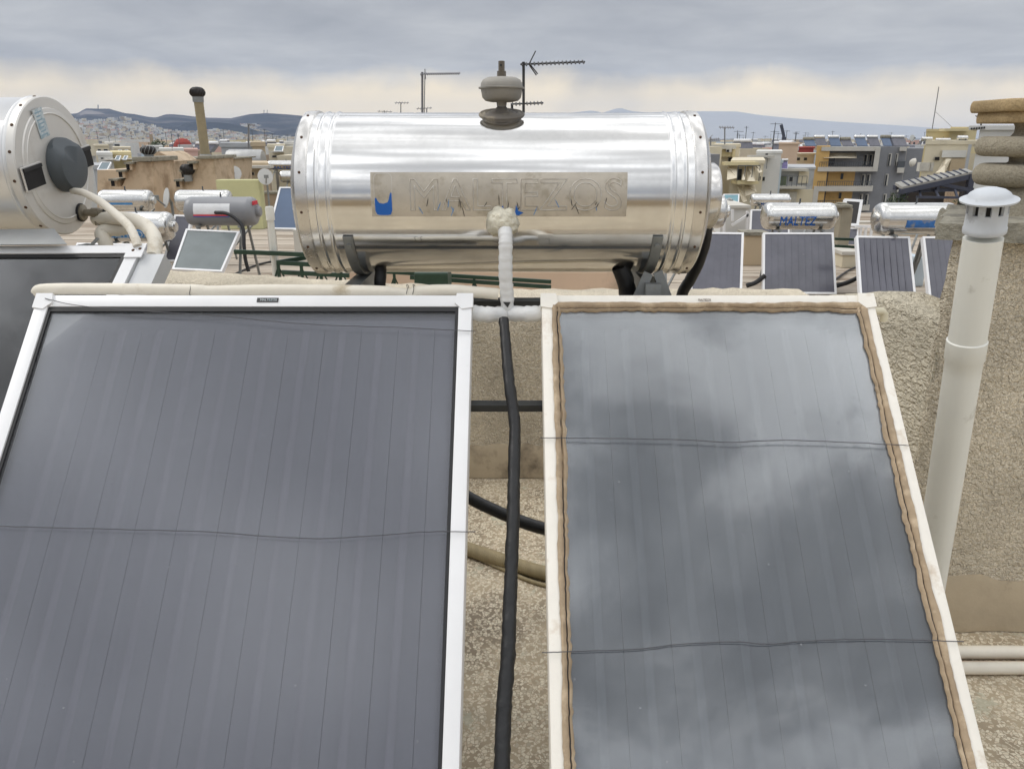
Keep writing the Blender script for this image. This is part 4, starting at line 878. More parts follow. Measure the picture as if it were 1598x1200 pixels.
# satellite dishes
def dish(label, px, py, wpx, hpx, D, yaw, zb, mark=True):
    m = pxm(D, py); c = pt(px, py, D); root = thing('satellite_dish', label, 'satellite dish', (c.x, D, zb), 'satellite dishes on the left roofs')
    r = hpx * m / 2; bm = nbm(); lathe(bm, [(r, 0), (r * .985, -r * .02), (r * .7, -r * .13), (r * .35, -r * .19), (0, -r * .21), (0, -r * .235), (r * .7, -r * .16), (r, -r * .03)], 32)
    k = max(.35, wpx / hpx); rm = Matrix.Translation(c - root.location) @ Matrix.Rotation(yaw, 4, 'Z') @ Matrix.Rotation(R(78), 4, 'X') @ Matrix.Diagonal((.92, 1, 1, 1)); xf(bm, rm); d = obj('reflector', bm, DISH, root, 40)
    bm = nbm(); tube(bm, [rm @ Vector((0, -r * .8, 0)), rm @ Vector((0, -r * .2, r * .95))], .018, 6); box(bm, rm @ Vector((0, -r * .15, r * 1.0)), (.09, .14, .09)); obj('feed_arm', bm, M['galv'], root)
    bm = nbm(); q = rm @ Vector((0, 0, -r * .23)); tube(bm, [q, q + Vector((0, .12, -.1)), Vector((q.x, q.y + .12, 0.0))], .03, 8); obj('mast', bm, M['galv'], root)
    if mark:
        bm = nbm(); lathe(bm, [(r * .10, 0), (r * .15, 0), (r * .15, .01), (r * .10, .01)], 16); xf(bm, rm @ Matrix.Translation((0, r * .25, -r * .17))); obj('emblem', bm, M['ink'], d)
        bm = nbm(); b2(bm, (-r * .3, -r * .02, -r * .185), (r * .3, r * .05, -r * .170)); xf(bm, rm); obj('marking', bm, pm('grey_print', S(120, 124, 132), .6), d)
    return root
dish('tall pale satellite dish turned aside between two polished tanks', 259, 309, 18, 31, 15.9, R(-50), ROOF)
dish('round satellite dish facing us above pale green wall', 366, 271, 24, 23, 27.5, R(6), pt(366, 288, 27.5).z)
dish('satellite dish with black round emblem on slanted pole beside the blue collector', 414, 276, 20, 25, 22, R(24), ROOF)
dish('satellite dish half hidden by tall beige chimney', 342, 266, 10, 17, 28, R(40), pt(342, 282, 28).z, False)
# pvc pipe, green rails
bm = nbm(); p = pt(421, 330, 10.6); rr = 6 * pxm(10.6, 330); lathe(bm, [(rr * .85, 0), (rr * .85, p.z - ROOF - .12), (rr * 1.1, p.z - ROOF - .12), (rr * 1.12, p.z - ROOF + .04), (rr * .95, p.z - ROOF + .065), (0, p.z - ROOF + .07)], 20); xf(bm, Matrix.Translation((p.x, p.y, ROOF))); one('vent_pipe', bm, PVC2, 'slim white plastic pipe with cap on neighbouring roof near the green rails', 'vent pipe', smooth=40)
def rails(label, segs, r=.028, verts=(), D=10.5):
    root = thing('roof_railing', label, 'railing', (pt(*segs[0][0], D).x, D, ROOF))
    for a, b in segs:
        bm = nbm(); bar(bm, pt(*a, D), pt(*b, D + (.5 if a[1] > b[1] else 0)), r * 2); obj('rail', bm, GREEN, root, w=True)
    for px, py in verts:
        bm = nbm(); a = pt(px, py, D); bar(bm, a, (a.x, D, ROOF), r * 1.4); obj('post', bm, GREEN, root, w=True)
        for s in (-1, 1):
            bm = nbm(); bar(bm, a + Vector((0, 0, -.05)), (a.x + s * .35, D + .1, ROOF), r * .7); obj('brace', bm, GREEN, root, w=True)
    return root
rails('dark green railing frame of crossing bars between white pipe and big tank', [((366, 393), (540, 400)), ((432, 410), (545, 390)), ((432, 410), (545, 416)), ((440, 425), (545, 430))], verts=[(434, 411), (470, 413), (500, 414), (530, 415)])
rails('thin dark green rail sloping away under the big tank', [((585, 423), (860, 440)), ((640, 433), (860, 448))], .022, [(615, 425), (740, 433)], 9.0)
rails('dark green rail below collectors on the right, near chimney shoulder', [((1303, 373), (1336, 374)), ((1425, 469), (1520, 471)), ((1303, 384), (1336, 386))], .02, [], 12.6)
bm = nbm(); lo, hi = bm_box_px(646, 699, 426, 445, 8.0, .5); b2(bm, (lo[0], 8.0, ROOF + .002), hi, .02); one('metal_box', bm, GREEN, 'low green metal box on beige roof, seen under the big tank', 'box')
def lowwall(label, rect, D, depth, mat, cap=None, zb=ROOF):
    lo, hi = bm_box_px(*rect, D, depth, zb); root = thing('low_wall', label, 'wall', ((lo[0] + hi[0]) / 2, D, zb)); bm = nbm(); b2(bm, (lo[0], lo[1], zb + .002), hi, .02); obj('plaster_body', bm, mat, root, w=True)
    if cap:
        bm = nbm(); b2(bm, (lo[0] - .04, lo[1] - .04, hi[2] + .002), (hi[0] + .04, hi[1] + .04, hi[2] + .07)); obj('coping', bm, cap, root, w=True)
    return root
lowwall('peach low wall with pale coping, glimpsed under the big tank near wrapped pipe', (540, 985, 424, 440), 11.5, .3, WM['peach'])
lowwall('short beige wall between two collectors on the right roof', (1160, 1193, 368, 430), 15.5, .4, WM['beige'], M['cap'])
lowwall('pale green plaster wall below the round satellite dish', (338, 405, 281, 312), 22.0, .4, pm('pale_green_wall', S(198, 196, 150), .9, var=.05, vs=1.5))
# stair houses and stepped chimneys on the left
def mass(root, name, pts_px, D, depth, mat):
    bm = nbm(); prism(bm, [pt(x, y, D) for x, y in pts_px], (0, depth, 0)); return obj(name, bm, mat, root, w=True)
BEI = pm('stained_beige_wall', S(198, 177, 150), .95, var=.10, vs=1.0, col2=S(160, 138, 112), c2amt=.42, c2s=1.3, bump=.3, bs=20)
def stepped_chimney(label, body, top, vents, D, dp, base_px):
    root = thing('stepped_chimney', label, 'chimney', (pt(base_px, 300, D).x, D, ROOF)); mass(root, 'shaft', body, D, dp, BEI)
    x0, x1, y0, y1 = top; lo, hi = bm_box_px(x0, x1, y0, y1, D - .12, dp + .24); bm = nbm(); b2(bm, lo, hi, .02); obj('top_slab', bm, M['cap'], root, w=True)
    for (vx0, vx1, vy) in vents:
        lo, hi = bm_box_px(vx0, vx1, vy - 1.6, vy + 1.6, D - .25, .9); bm = nbm(); b2(bm, lo, hi); s_ = obj('vent_slab', bm, M['cap'], root, w=True)
        w = vx1 - vx0; lo, hi = bm_box_px(vx0 + w * .30, vx0 + w * .72, vy + 1.6, vy + 10, D - .12, .4); bm = nbm(); b2(bm, lo, hi); obj('opening_shade', bm, M['dark'], s_, w=True)  # solid near-black block painted as the shade in the vent mouth
        lo, hi = bm_box_px(vx0 + w * .72, vx0 + w * .98, vy + 1.6, vy + 11, D - .18, .5); bm = nbm(); b2(bm, lo, hi); obj('vent_pier', bm, BEI, s_, w=True)
    return root
stepped_chimney('stepped beige chimney carrying the striped turbine ventilator', [(176, 350), (186, 300), (196, 280), (200, 262), (209, 253), (236, 253), (241, 300), (246, 350)], (206, 238, 245.5, 252.5), [(193, 206, 255), (181, 195, 267), (169, 183, 281)], 24, 1.6, 212)
stepped_chimney('tall beige chimney block carrying the leaning pipe with black ball', [(278, 350), (284, 300), (288, 285), (296, 272), (302, 258), (306, 249), (334, 247), (338, 300), (341, 350)], (308, 335, 243.5, 248.5), [(292, 305, 254), (279, 293, 267), (271, 284, 282)], 23, 1.6, 320)
def turbine(label, px, py, wpx, hpx, D, mat, neck=True, tilt=0, zb=None, ribs=14, mat2=None):
    m = pxm(D, py); c = pt(px, py, D); r = wpx * m / 2; h = hpx * m; root = thing('turbine_ventilator', label, 'ventilator', (c.x, D + .5, c.z - h / 2 - .12))
    bm = nbm(); lathe(bm, [(r * .55, -h * .5), (r * .82, -h * .36), (r * .98, -h * .1), (r, h * .1), (r * .86, h * .34), (r * .6, h * .46), (r * .2, h * .5), (0, h * .5)], 28); xf(bm, Matrix.Translation((0, 0, h / 2 + .12))); obj('head', bm, mat, root, 40)
    for k in range(ribs):
        a = 2 * math.pi * k / ribs; bm = nbm(); P = []
        for t in range(7):
            q = -.5 + t / 6; rad = r * (1.03 - 1.5 * max(0, abs(q) - .12) ** 1.6 * 1.3); P.append((rad * math.cos(a + q * .5), rad * math.sin(a + q * .5), h / 2 + .12 + q * h * .94))
        tube(bm, P, r * .045, 5); obj('blade', bm, mat2 or mat, root)
    bm = nbm(); lathe(bm, [(r * .6, -.06), (r * .6, .13)], 16); obj('neck', bm, M['galv'], root)
    return root
turbine('striped silver and black turbine ventilator on stepped chimney slab', 219.5, 235, 23, 14, 24, TURB, ribs=12, mat2=M['galv'])
turbine('squat black round cowl beside the tall beige chimney block', 281, 266, 21, 17, 22.4, TURB)
lp = thing('flue_pipe', 'tall leaning tan flue pipe topped by black ball cowl against the sky', 'flue', pt(321, 246, 23.5))
bm = nbm(); a, b = pt(321, 246, 23.5), pt(309, 152, 23.5); tube(bm, [a.lerp(b, i / 40) for i in range(41)], [.128 + .006 * (i % 2) for i in range(41)], 16); obj('pipe', bm, pm('tan_flue', S(148, 136, 108), .7, var=.1, vs=6), lp, 30, w=True)
bm = nbm(); tube(bm, [pt(309.6, 160, 23.5), pt(308.8, 151, 23.5)], .155, 16); obj('collar', bm, M['galv'], lp, 40, w=True)
bm = nbm(); tube(bm, [pt(321.2, 247, 23.5), pt(320.6, 241, 23.5)], .16, 16); obj('base_collar', bm, M['casing'], lp, 40, w=True)
bm = nbm(); r_ = 11.2 * pxm(23.5, 144); c_ = pt(308, 144.5, 23.5); lathe(bm, [(r_ * .55, -r_ * .8), (r_ * .86, -r_ * .45), (r_, 0), (r_ * .9, r_ * .4), (r_ * .6, r_ * .66), (0, r_ * .74)], 24); xf(bm, Matrix.Translation(c_)); bc = obj('ball_cowl', bm, TURB, lp, 40, w=True)
for k in range(16):
    a = 2 * math.pi * k / 16; bm = nbm(); tube(bm, [c_ + Vector((r_ * 1.02 * math.cos(q) * math.cos(a + q * .3), r_ * 1.02 * math.cos(q) * math.sin(a + q * .3), r_ * .74 * math.sin(q))) for q in (-.8, -.4, 0, .4, .8)], .016, 4); obj('blade', bm, TURB, bc, w=True)
sh = thing('stair_house', 'plain beige stair house behind the stepped chimneys', 'roof hut', (pt(255, 300, 27).x, 27.3, ROOF))
mass(sh, 'wall', [(152, 350), (152, 266), (198, 266), (198, 350)], 27.3, 2, BEI); mass(sh, 'gable_wall', [(238, 350), (238, 238), (247, 237), (256, 241), (272, 252), (272, 350)], 27.1, 2, BEI); mass(sh, 'back_wall', [(262, 350), (262, 248), (366, 248), (366, 350)], 29.4, 2, BEI)
lo, hi = bm_box_px(260, 367, 246.5, 248.5, 29.2, 2.4); bm = nbm(); b2(bm, lo, hi); obj('coping', bm, M['cap'], sh, w=True)
# ------------------------------------------------------------------ buildings
def fprism(bm, lo, hi, k):
    """block sheared along the view ray k (dx per dy), so its side walls stay unseen"""
    x0, y0, z0 = lo; x1, y1, z1 = hi; d = (y1 - y0) * k
    prism(bm, [(x0, y0, z0), (x1, y0, z0), (x1, y0, z1), (x0, y0, z1)], (d, y1 - y0, 0))
def building(label, rect, D, depth, col, win=(), bal=(), group=None, zb=GROUND, parap=True, name='apartment_building', cat='building', par_col=None):
    x0, x1, y0, y1 = rect; lo, hi = bm_box_px(x0, x1, y0, y1, D, depth, zb); mat = WM[col] if isinstance(col, str) else col
    root = thing(name, label, cat, ((lo[0] + hi[0]) / 2, D, zb), group)
    k = (lo[0] + hi[0]) / 2 / D; bm = nbm(); fprism(bm, (lo[0], lo[1], zb + .01), hi, k); obj('wall', bm, mat, root, w=True)
    if parap:
        t = .003 * D / 3; t = max(.06, min(t, .25)); bm = nbm(); fprism(bm, (lo[0] - t, lo[1] - t, hi[2] + .004), (hi[0] + t, hi[1] + t, hi[2] + .22), k); obj('roof_edge', bm, par_col or mat, root, w=True)
    for wd in win:
        a, b, c, d = wd[:4]; m = wd[4] if len(wd) > 4 else GLS; l2, h2 = bm_box_px(a, b, c, d, D - .05, .3); bm = nbm(); b2(bm, l2, h2); wo = obj('window', bm, SLAB, root, w=True)
        e = .12 * (h2[0] - l2[0]); f = .08 * (h2[2] - l2[2]); bm = nbm(); b2(bm, (l2[0] + e, D - .07, l2[2] + f), (h2[0] - e, D - .04, h2[2] - f)); obj('pane', bm, m, wo, w=True)
    for bd in bal:
        a, b, c, d = bd[:4]; out = bd[4]; l2, h2 = bm_box_px(a, b, c, d, D - out, out - .01); bm = nbm(); b2(bm, l2, h2); bo = obj('balcony', bm, bd[6] if len(bd) > 6 else SLAB, root, w=True)
        if len(bd) > 5 and bd[5]:
            bm = nbm(); n = max(3, int((h2[0] - l2[0]) / .45))
            b2(bm, (l2[0], l2[1] + .02, h2[2] + .9), (h2[0], l2[1] + .07, h2[2] + .95))
            for k in range(n + 1):
                x = l2[0] + (h2[0] - l2[0]) * k / n; b2(bm, (x - .02, l2[1] + .03, h2[2]), (x + .02, l2[1] + .06, h2[2] + .9))
            obj('railing', bm, RAIL, bo, w=True)
    return root
def extra(root, name, rect, D, dp, mat, zb=None):
    lo, hi = bm_box_px(*rect, D, dp, zb); bm = nbm(); fprism(bm, lo, hi, (lo[0] + hi[0]) / 2 / D); return obj(name, bm, mat, root, w=True)
def sloped(root, name, quad, D1, D2, mat, th=.08):
    a, b, c, d = pt(*quad[0], D1), pt(*quad[1], D1), pt(*quad[2], D2), pt(*quad[3], D2); bm = nbm(); hexa(bm, [a, b, c, d], Vector((0, th, -th * .3))); return obj(name, bm, mat, root, w=True)
# modern orange and grey block
Dm = 108
mb = building('modern ochre and grey block with white framed balconies and row of heaters on roof', (1264, 1401, 229, 420), Dm, 14, 'dark grey', parap=False)
extra(mb, 'ochre_wing', (1263.5, 1284, 228, 420), Dm - 1.6, 6, WM['ochre'])
extra(mb, 'ochre_wall', (1284, 1325, 262, 420), Dm - .12, .4, WM['ochre']); extra(mb, 'upper_wall', (1284, 1340, 238, 262), Dm - .12, .4, WM['dark grey'])
extra(mb, 'roof_edge', (1282, 1372, 229.5, 236), Dm - 1.8, 8, SLAB); extra(mb, 'frame_post', (1364, 1372, 230, 268), Dm - 1.9, 1.8, SLAB); extra(mb, 'side_slab', (1404, 1415, 230, 236), Dm - 1.0, 4, SLAB); extra(mb, 'side_wing', (1401, 1427, 232, 420), Dm + 3, 10, WM['dark grey'])
for (a, b, c, d) in ((1276, 1366, 261, 268), (1273, 1362, 291, 299), (1270, 1357, 321, 329)):
    s_ = extra(mb, 'balcony', (a, b, c, d), Dm - 1.85, 1.7, SLAB); l2, h2 = bm_box_px(a + 3, b - 2, c - 8, c, Dm - 1.8, .05); bm = nbm(); b2(bm, (l2[0], l2[1], h2[2] - .06), (h2[0], l2[1] + .05, h2[2])); n = 24
    for k in range(n + 1):
        x = l2[0] + (h2[0] - l2[0]) * k / n; b2(bm, (x - .02, l2[1], l2[2]), (x + .02, l2[1] + .04, h2[2]))
    obj('railing', bm, RAIL, s_, w=True)
extra(mb, 'balcony_post', (1268, 1276, 291, 330), Dm - 1.95, 1.8, SLAB)
sloped(mb, 'awning', ((1286, 239), (1336, 239), (1286, 247), (1337, 247)), Dm - .2, Dm - 1.9, AWN)
for a, b, c, d in ((1348, 1354, 241, 258), (1356, 1362, 241, 258), (1344, 1350, 272, 290), (1352, 1358, 272, 290), (1341, 1346, 303, 320), (1349, 1355, 303, 320), (1386, 1391, 240, 259), (1397, 1401, 240, 259), (1381, 1386, 272, 290), (1378, 1383, 303, 320), (1389, 1395, 303, 320)):
    o_ = extra(mb, 'window', (a, b, c, d), Dm - .14, .3, SLAB); extra(mb, 'pane', (a + .5, b - 2, c + 1, d), Dm - .17, .1, GLS).parent = o_
    p_ = mb.children[-1] if False else None
for a, b, c, d in ((1312, 1316, 271, 280), (1309, 1313, 301, 310), (1290, 1303, 241, 258)):
    extra(mb, 'window', (a, b, c, d), Dm - .22, .3, GLS)
for a, b, c, d in ((1401, 1412, 252, 262), (1400, 1411, 262, 270), (1400, 1411, 293, 300)): extra(mb, 'side_balcony', (a, b, c, d), Dm - .9, 4, SLAB if d != 262 else RAIL)
for k, (px, dark) in enumerate(((1264, 1), (1281, 0), (1303, 0), (1322, 1), (1344, 0), (1364, 0), (1385, 0), (1402, 0))):
    root = thing('solar_water_heater', 'small bluish heater standing in the row along the ochre and grey block roof', 'solar heater', (pt(px, 222, Dm + 2).x, Dm + 2, pt(px, 229, Dm + 2).z), 'heaters in a row on the modern block')
    zb_ = root.location.z; m = pxm(Dm + 2, 220); w = (8.2 if px != 1402 else 12) * m; h = (13 if not dark else 10) * m
    bm = nbm(); hexa(bm, [Vector((-w, .6, h)), Vector((w, .6, h)), Vector((w, -.6, .1)), Vector((-w, -.6, .1))], Vector((0, .06, -.05))); obj('collector', bm, PANEL if k % 2 else PANELB, root)
    bm = nbm(); lathe(bm, [(.18, -w), (.26, -w + .08), (.26, w - .08), (.18, w)], 14, 'X', (0, .75, h + .12)); obj('tank', bm, M['chrome_far'] if k % 3 else M['cap'], root, 40)
    for s in (-1, 1):
        bm = nbm(); bar(bm, (s * w * .85, .75, h), (s * w * .85, .9, 0), .06); obj('leg', bm, M['white'], root)
# blocks left of it
wb = building('white block with green balcony door and violet heater on its ledge', (1206, 1262, 265, 420), 76, 9, 'light grey', win=[(1231, 1238, 276, 284)], bal=[(1205, 1258, 291, 295, 1.4, True), (1206, 1262, 263.5, 267.5, .8, False)])
extra(wb, 'balcony_door', (1217, 1227, 275, 292), 75.9, .2, pm('green_door', S(112, 122, 98), .7)); extra(wb, 'cream_panel', (1246, 1262, 268, 286), 75.8, .3, WM['cream']); extra(wb, 'lower_wall', (1205, 1262, 296, 420), 75.7, .4, WM['cream']); extra(wb, 'shutter', (1211, 1243, 300, 318), 75.5, .3, SHUT)
building('peach stair tower rising above the white block', (1212, 1242, 226, 300), 92, 6, 'peach', win=[]); 
heater('tiny violet heater standing on ledge of the white block', (1219, 1230, 248, 252), 75, [((1219, 252), (1229.5, 252), (1219, 264), (1229.5, 264), 75, 74.6, pm('violet_collector', S(120, 112, 160), .4), W_)], base=pt(1224, 265, 75).z, legs=False, cover=0, group=None)
b1 = building('pale yellow block with drawn awnings and air conditioner under its roof edge', (1107, 1146, 230, 420), 58, 8, 'cream', win=[(1136, 1142, 246, 254)], bal=[(1106, 1149, 227, 233, .8, False)])
extra(b1, 'yellow_fascia', (1107, 1143, 233, 245), 57.6, .5, WM['pale yellow']); ac = extra(b1, 'air_conditioner', (1133, 1142, 233, 238), 57.2, .4, SHUT); extra(b1, 'fan_grille', (1134, 1138, 234, 237.5), 57.15, .1, M['dark'])
extra(b1, 'corner_post', (1142.5, 1147, 233, 256), 57.5, .4, WM['pale yellow'])
b2_ = building('stepped cream block with ochre ledges and slanting balcony awnings', (1134, 1184, 256, 420), 50, 8, 'cream', win=[(1150, 1158, 262, 288), (1186, 1187, 275, 282)], bal=[(1132, 1184, 253.5, 258.5, .9, False, WM['pale yellow']), (1150, 1184, 283, 288, 1.3, True, WM['pale yellow'])])
for q in (((1166, 260), (1178, 260), (1166, 283), (1179, 283)), ((1136, 260), (1150, 260), (1135, 281), (1150, 278)), ((1160, 262), (1164, 262), (1158, 281), (1163, 281)), ((1150, 290), (1158, 290), (1160, 316), (1166, 314)), ((1162, 289), (1178, 289), (1164, 306), (1181, 300)), ((1179, 258), (1183, 258), (1185, 270), (1190, 268))): sloped(b2_, 'awning', q, 49.7, 48.4, AWN)
building('narrow white block with terrace clutter, between cream awnings and peach tower', (1172, 1210, 240, 420), 70, 8, 'white', win=[(1189, 1194, 276, 283), (1194, 1199, 239.5, 242.5)], bal=[(1171, 1209, 243, 247, 1, False), (1172, 1196, 264, 268, 1.2, True)])
building('pale blue grey party wall beside the white block', (1200, 1212, 255, 420), 74, 6, 'pale blue', parap=True)
building('red walled roof hut peeping between peach tower and ochre wing', (1243, 1266, 232, 300), 120, 6, pm('red_wall', S(168, 72, 66), .9), win=[(1246, 1251, 240, 246)])
building('cream block with dark niches behind the red roof hut', (1240, 1268, 242, 300), 112, 5, 'cream', win=[(1243, 1249, 246, 251), (1254, 1260, 246, 251), (1247, 1256, 256, 263)])
# cream block and white block on the far right
b5 = building('big cream blank walled block with diagonal awning behind the pergola', (1429, 1512, 226, 420), 45, 8, 'cream', win=[(1435, 1451, 254, 268, SHUT), (1452, 1457, 254, 268, SHUT)], bal=[])
extra(b5, 'stained_fascia', (1470, 1508, 235, 246), 44.8, .3, WM['white']); sloped(b5, 'diagonal_awning', ((1476, 248), (1485, 248), (1461, 270), (1474, 270)), 44.8, 43.5, AWN); extra(b5, 'recess', (1482, 1506, 248, 272), 44.85, .2, WM['beige']); extra(b5, 'vent_grille', (1459, 1466, 245.5, 250.5), 44.85, .2, M['dark'])
bm = nbm(); c_ = pt(1425, 254, 44); lathe(bm, [(.18, -.08), (.25, 0), (.18, .12), (.06, .2), (0, .21)], 16); xf(bm, Matrix.Translation(c_) @ Matrix.Rotation(R(-70), 4, 'Y')); obj('shell_light', bm, SLAB, b5, 40, w=True)
building('flat topped yellow roof house behind the cream block', (1438, 1478, 206, 300), 66, 5, 'pale yellow'); building('second yellow roof house with wide eaves, further along', (1475, 1516, 203, 300), 64, 5, 'pale yellow', bal=[(1474, 1517, 201, 205, .8, False, WM['pale yellow'])])
b6 = building('tall white block with yellow band and pierced parapet, behind the concrete rings', (1510, 1640, 196, 420), 34, 10, 'white', parap=False)
extra(b6, 'yellow_band', (1511, 1560, 230, 240), 33.9, .2, WM['pale yellow']); extra(b6, 'parapet', (1512, 1640, 196.5, 203), 33.85, .3, WM['white']); extra(b6, 'drain_pipe', (1505, 1510, 226, 300), 33.8, .3, WM['light grey'])
for k in range(6): extra(b6, 'hole_shade', (1515 + k * 4, 1517.4 + k * 4, 200 - k * .4, 203 - k * .4), 33.8, .1, M['dark'])  # near-black blocks on the wall, painted as shade in the pierced holes
for (a, b, c, d, D, lab_) in ((1438, 1455, 214, 220, 47, 'small steel tank at the left end of the cream block roof'), (1460, 1483, 216, 221, 46, 'middle steel tank on the cream block roof'), (1494, 1510, 212, 219, 47, 'steel tank on the cream block roof next to the tall white block')):
    heater(lab_, (a, b, c, d), D, [((a + 2, d + 1), (b - 2, d + 1), (a, 226), (b - 3, 226), D - .1, D - .6, PANEL, W_)], base=pt(800, 226, D).z, legs=True)
dish('small grey dish between roof heaters and the cream block', 1424, 216, 12, 10, 60, R(10), pt(1424, 226, 60).z, False)['group'] = 'dishes on the right roofs'
# pergola
pg = thing('pergola', 'dark timber pergola with sloping grey tiled roof, over a shaded terrace', 'pergola', (pt(1460, 320, 22).x, 22, pt(1460, 345, 22).z))
PT = pm('grey_roof_tiles', S(150, 148, 142), .85, var=.1, vs=3); DW = pm('dark_blue_timber', S(62, 66, 80), .7)
a, b, c, d = pt(1397, 285, 21.6), pt(1507, 263, 22.4), pt(1519, 268, 21.2), pt(1408, 292, 20.6); bm = nbm(); hexa(bm, [a, b, c, d], Vector((0, 0, -.07))); rf = obj('tiled_roof', bm, PT, pg, w=True)
for k in range(1, 11):
    bm = nbm(); t = k / 11; bar(bm, a.lerp(b, t) + Vector((0, 0, .012)), d.lerp(c, t) + Vector((0, 0, .012)), .04, .03); obj('tile_seam', bm, DW, rf, w=True)
for p, q, w in ((d + Vector((0, .05, -.12)), c + Vector((0, .05, -.12)), .13), (a + Vector((0, .0, -.14)), b + Vector((0, 0, -.14)), .12), (pt(1412, 298, 21), pt(1518, 296, 21.2), .09), (pt(1468, 288, 21), pt(1516, 297, 21.2), .09), (pt(1421, 297, 21), pt(1410, 306, 21), .08), (pt(1463, 290, 21), pt(1463, 300, 21), .08), (pt(1430, 308, 20.5), pt(1520, 309, 20.5), .06), (pt(1434, 296, 21), pt(1437, 309, 20.6), .05), (pt(1459, 297, 21), pt(1465, 308, 20.6), .05), (pt(1490, 297, 21), pt(1494, 308, 20.6), .05)):
    bm = nbm(); bar(bm, p, q, w); obj('beam', bm, DW, pg, w=True)
for px, D in ((1409, 21), (1516, 21.2), (1409, 23.5), (1516, 23.5)):
    bm = nbm(); p = pt(px, 293 if px < 1450 else 272, D); bar(bm, p, (p.x, D, pg.location.z), .14); obj('post', bm, DW, pg, w=True)
bm = nbm(); prism(bm, [pt(1411, 291, 23.2), pt(1513, 271, 23.2), pt(1513, 330, 23.2), pt(1411, 330, 23.2)], (0, .15, 0)); obj('back_wall', bm, pm('dark_back_wall', (.035, .03, .028), .9), pg, w=True)  # near-black sheet: shade under the pergola roof put into its colour
bm = nbm(); lo, hi = bm_box_px(1474, 1493, 300, 345, 22.9, .1, pg.location.z); b2(bm, lo, hi); obj('brick_panel', bm, pm('pale_brick', S(170, 150, 128), .9, var=.3, vs=30), pg, w=True)
terr = building('low block whose terrace carries the dark pergola', (1385, 1560, 345, 420), 20.5, 6, 'beige', parap=False)
def shrub(label, px, py, D, r, seed):
    rnd = random.Random(seed); c = pt(px, py, D); root = thing('shrub', label, 'plant', (c.x, D, c.z - r * 1.2)); bm = nbm()
    for k in range(420):
        d = Vector((rnd.gauss(0, 1), rnd.gauss(0, 1), rnd.gauss(0, 1))).normalized() * r * (rnd.random() ** .4) * (1 + .3 * rnd.random()); s = r * rnd.uniform(.08, .17)
        q = Matrix.Translation(d + Vector((0, 0, r * 1.2))) @ Matrix.Rotation(rnd.uniform(0, 6.3), 4, 'Z') @ Matrix.Rotation(rnd.uniform(-1.2, 1.2), 4, 'X')
        bm.faces.new([bm.verts.new(q @ Vector(v)) for v in ((-s * .5, 0, 0), (0, -s, s * .1), (s * .5, 0, 0), (0, s, .1 * s))])
    obj('foliage', bm, pm('leaf_green', (.045, .075, .025), .7, var=.5, vs=3), root)
    bm = nbm(); tube(bm, [(0, 0, 0), (.03, 0, r * 1.2)], r * .06, 6); obj('stem', bm, M['rust'], root)
shrub('dark green shrub at left foot of the pergola', 1399, 314, 20.8, .24, 3); shrub('shrub behind right end of the lettered tank under pergola', 1496, 330, 20.6, .28, 4)
# right group of heaters
heater('rear polished tank with blue lettering, above and behind the middle lettered one', (1171, 1232, 303, 321), 19.5, [((1172, 327), (1232, 327), (1170, 366), (1232, 366), 19.2, 18.8, PANEL, W_)], text='MALTEZOS', tsize=(.55, .3), tpos=(.52, .78))
heater('polished tank with large half peeled blue lettering over tall ribbed collector', (1189, 1303, 317, 358), 13.6, [((1191, 363), (1301, 363), (1190, 458), (1306, 459), 13.2, 12.4, PANEL, W_, 10)], text='MALTEZ', tsize=(.50, .34), tpos=(.44, .60))
heater('polished tank with torn blue and red label, nearest to the chimney', (1364, 1489, 317, 366), 12.4, [((1336, 368), (1420, 369), (1342, 460), (1431, 472), 12.2, 11.4, PANEL, W_, 8)], tpos=(.50, .66), plate=(.38, .24, pm('torn_blue_label', S(52, 110, 176), .5, var=.2, vs=12, col2=S(150, 150, 150), c2amt=.3, c2s=9)), ang=-14)
heater('polished tank almost wholly hidden behind the big tank end cover', (1010, 1133, 304, 356), 12.4, [((1086, 362), (1161, 363), (1076, 458), (1158, 459), 12.0, 11.2, PANEL, W_, 7)])
pz = thing('solar_collector', 'white framed collector half hidden by the chimney corner', 'solar collector', pt(1475, 470, 11.3)); quad_panel(pz, (1440, 369), (1496, 369), (1451, 473), (1512, 473), 12.0, 11.3, PANEL, W_, 5)
for px in (1444, 1490):
    bm = nbm(); p = pt(px, 375, 12.05); bar(bm, p + Vector((0, .1, 0)), (p.x, 12.4, ROOF), .04); obj('leg', bm, M['galv'], pz, w=True)
for k, (x0, x1, lab_) in enumerate(((1165, 1194, 'black pipe sagging between the two nearer collectors'), (1306, 1340, 'black pipe curling on roof beside the tall ribbed collector'))):
    bm = nbm(); tube(bm, catmull([pt(x0, 446, 12.6), pt((x0 + x1) / 2, 441, 12.6), pt(x1, 430 + k * 3, 12.6)], 6), .04, 8); one('roof_pipe', bm, M['rubber'], lab_, 'pipe', smooth=50)
wf = thing('solar_collector', 'tilted collector in white ladder frame seen beside the small concrete chimney pillar', 'solar collector', pt(1332, 400, 19)); quad_panel(wf, (1318, 310), (1347, 312), (1312, 352), (1340, 353), 19.3, 18.9, pm('brown_void', (.02, .016, .014), .5), W_, 0, .07); quad_panel(wf, (1315, 355), (1340, 356), (1312, 396), (1338, 396), 18.9, 18.5, PANEL, W_)
for px in (1344, 1352, 1361):
    bm = nbm(); p = pt(px, 353, 18.9); bar(bm, p, p + Vector((0, 0, -.9)), .05); obj('frame_post', bm, W_, wf, w=True)
bm = nbm(); bar(bm, pt(1335, 353.5, 18.85), pt(1368, 354, 18.9), .06); obj('frame_rail', bm, W_, wf, w=True)
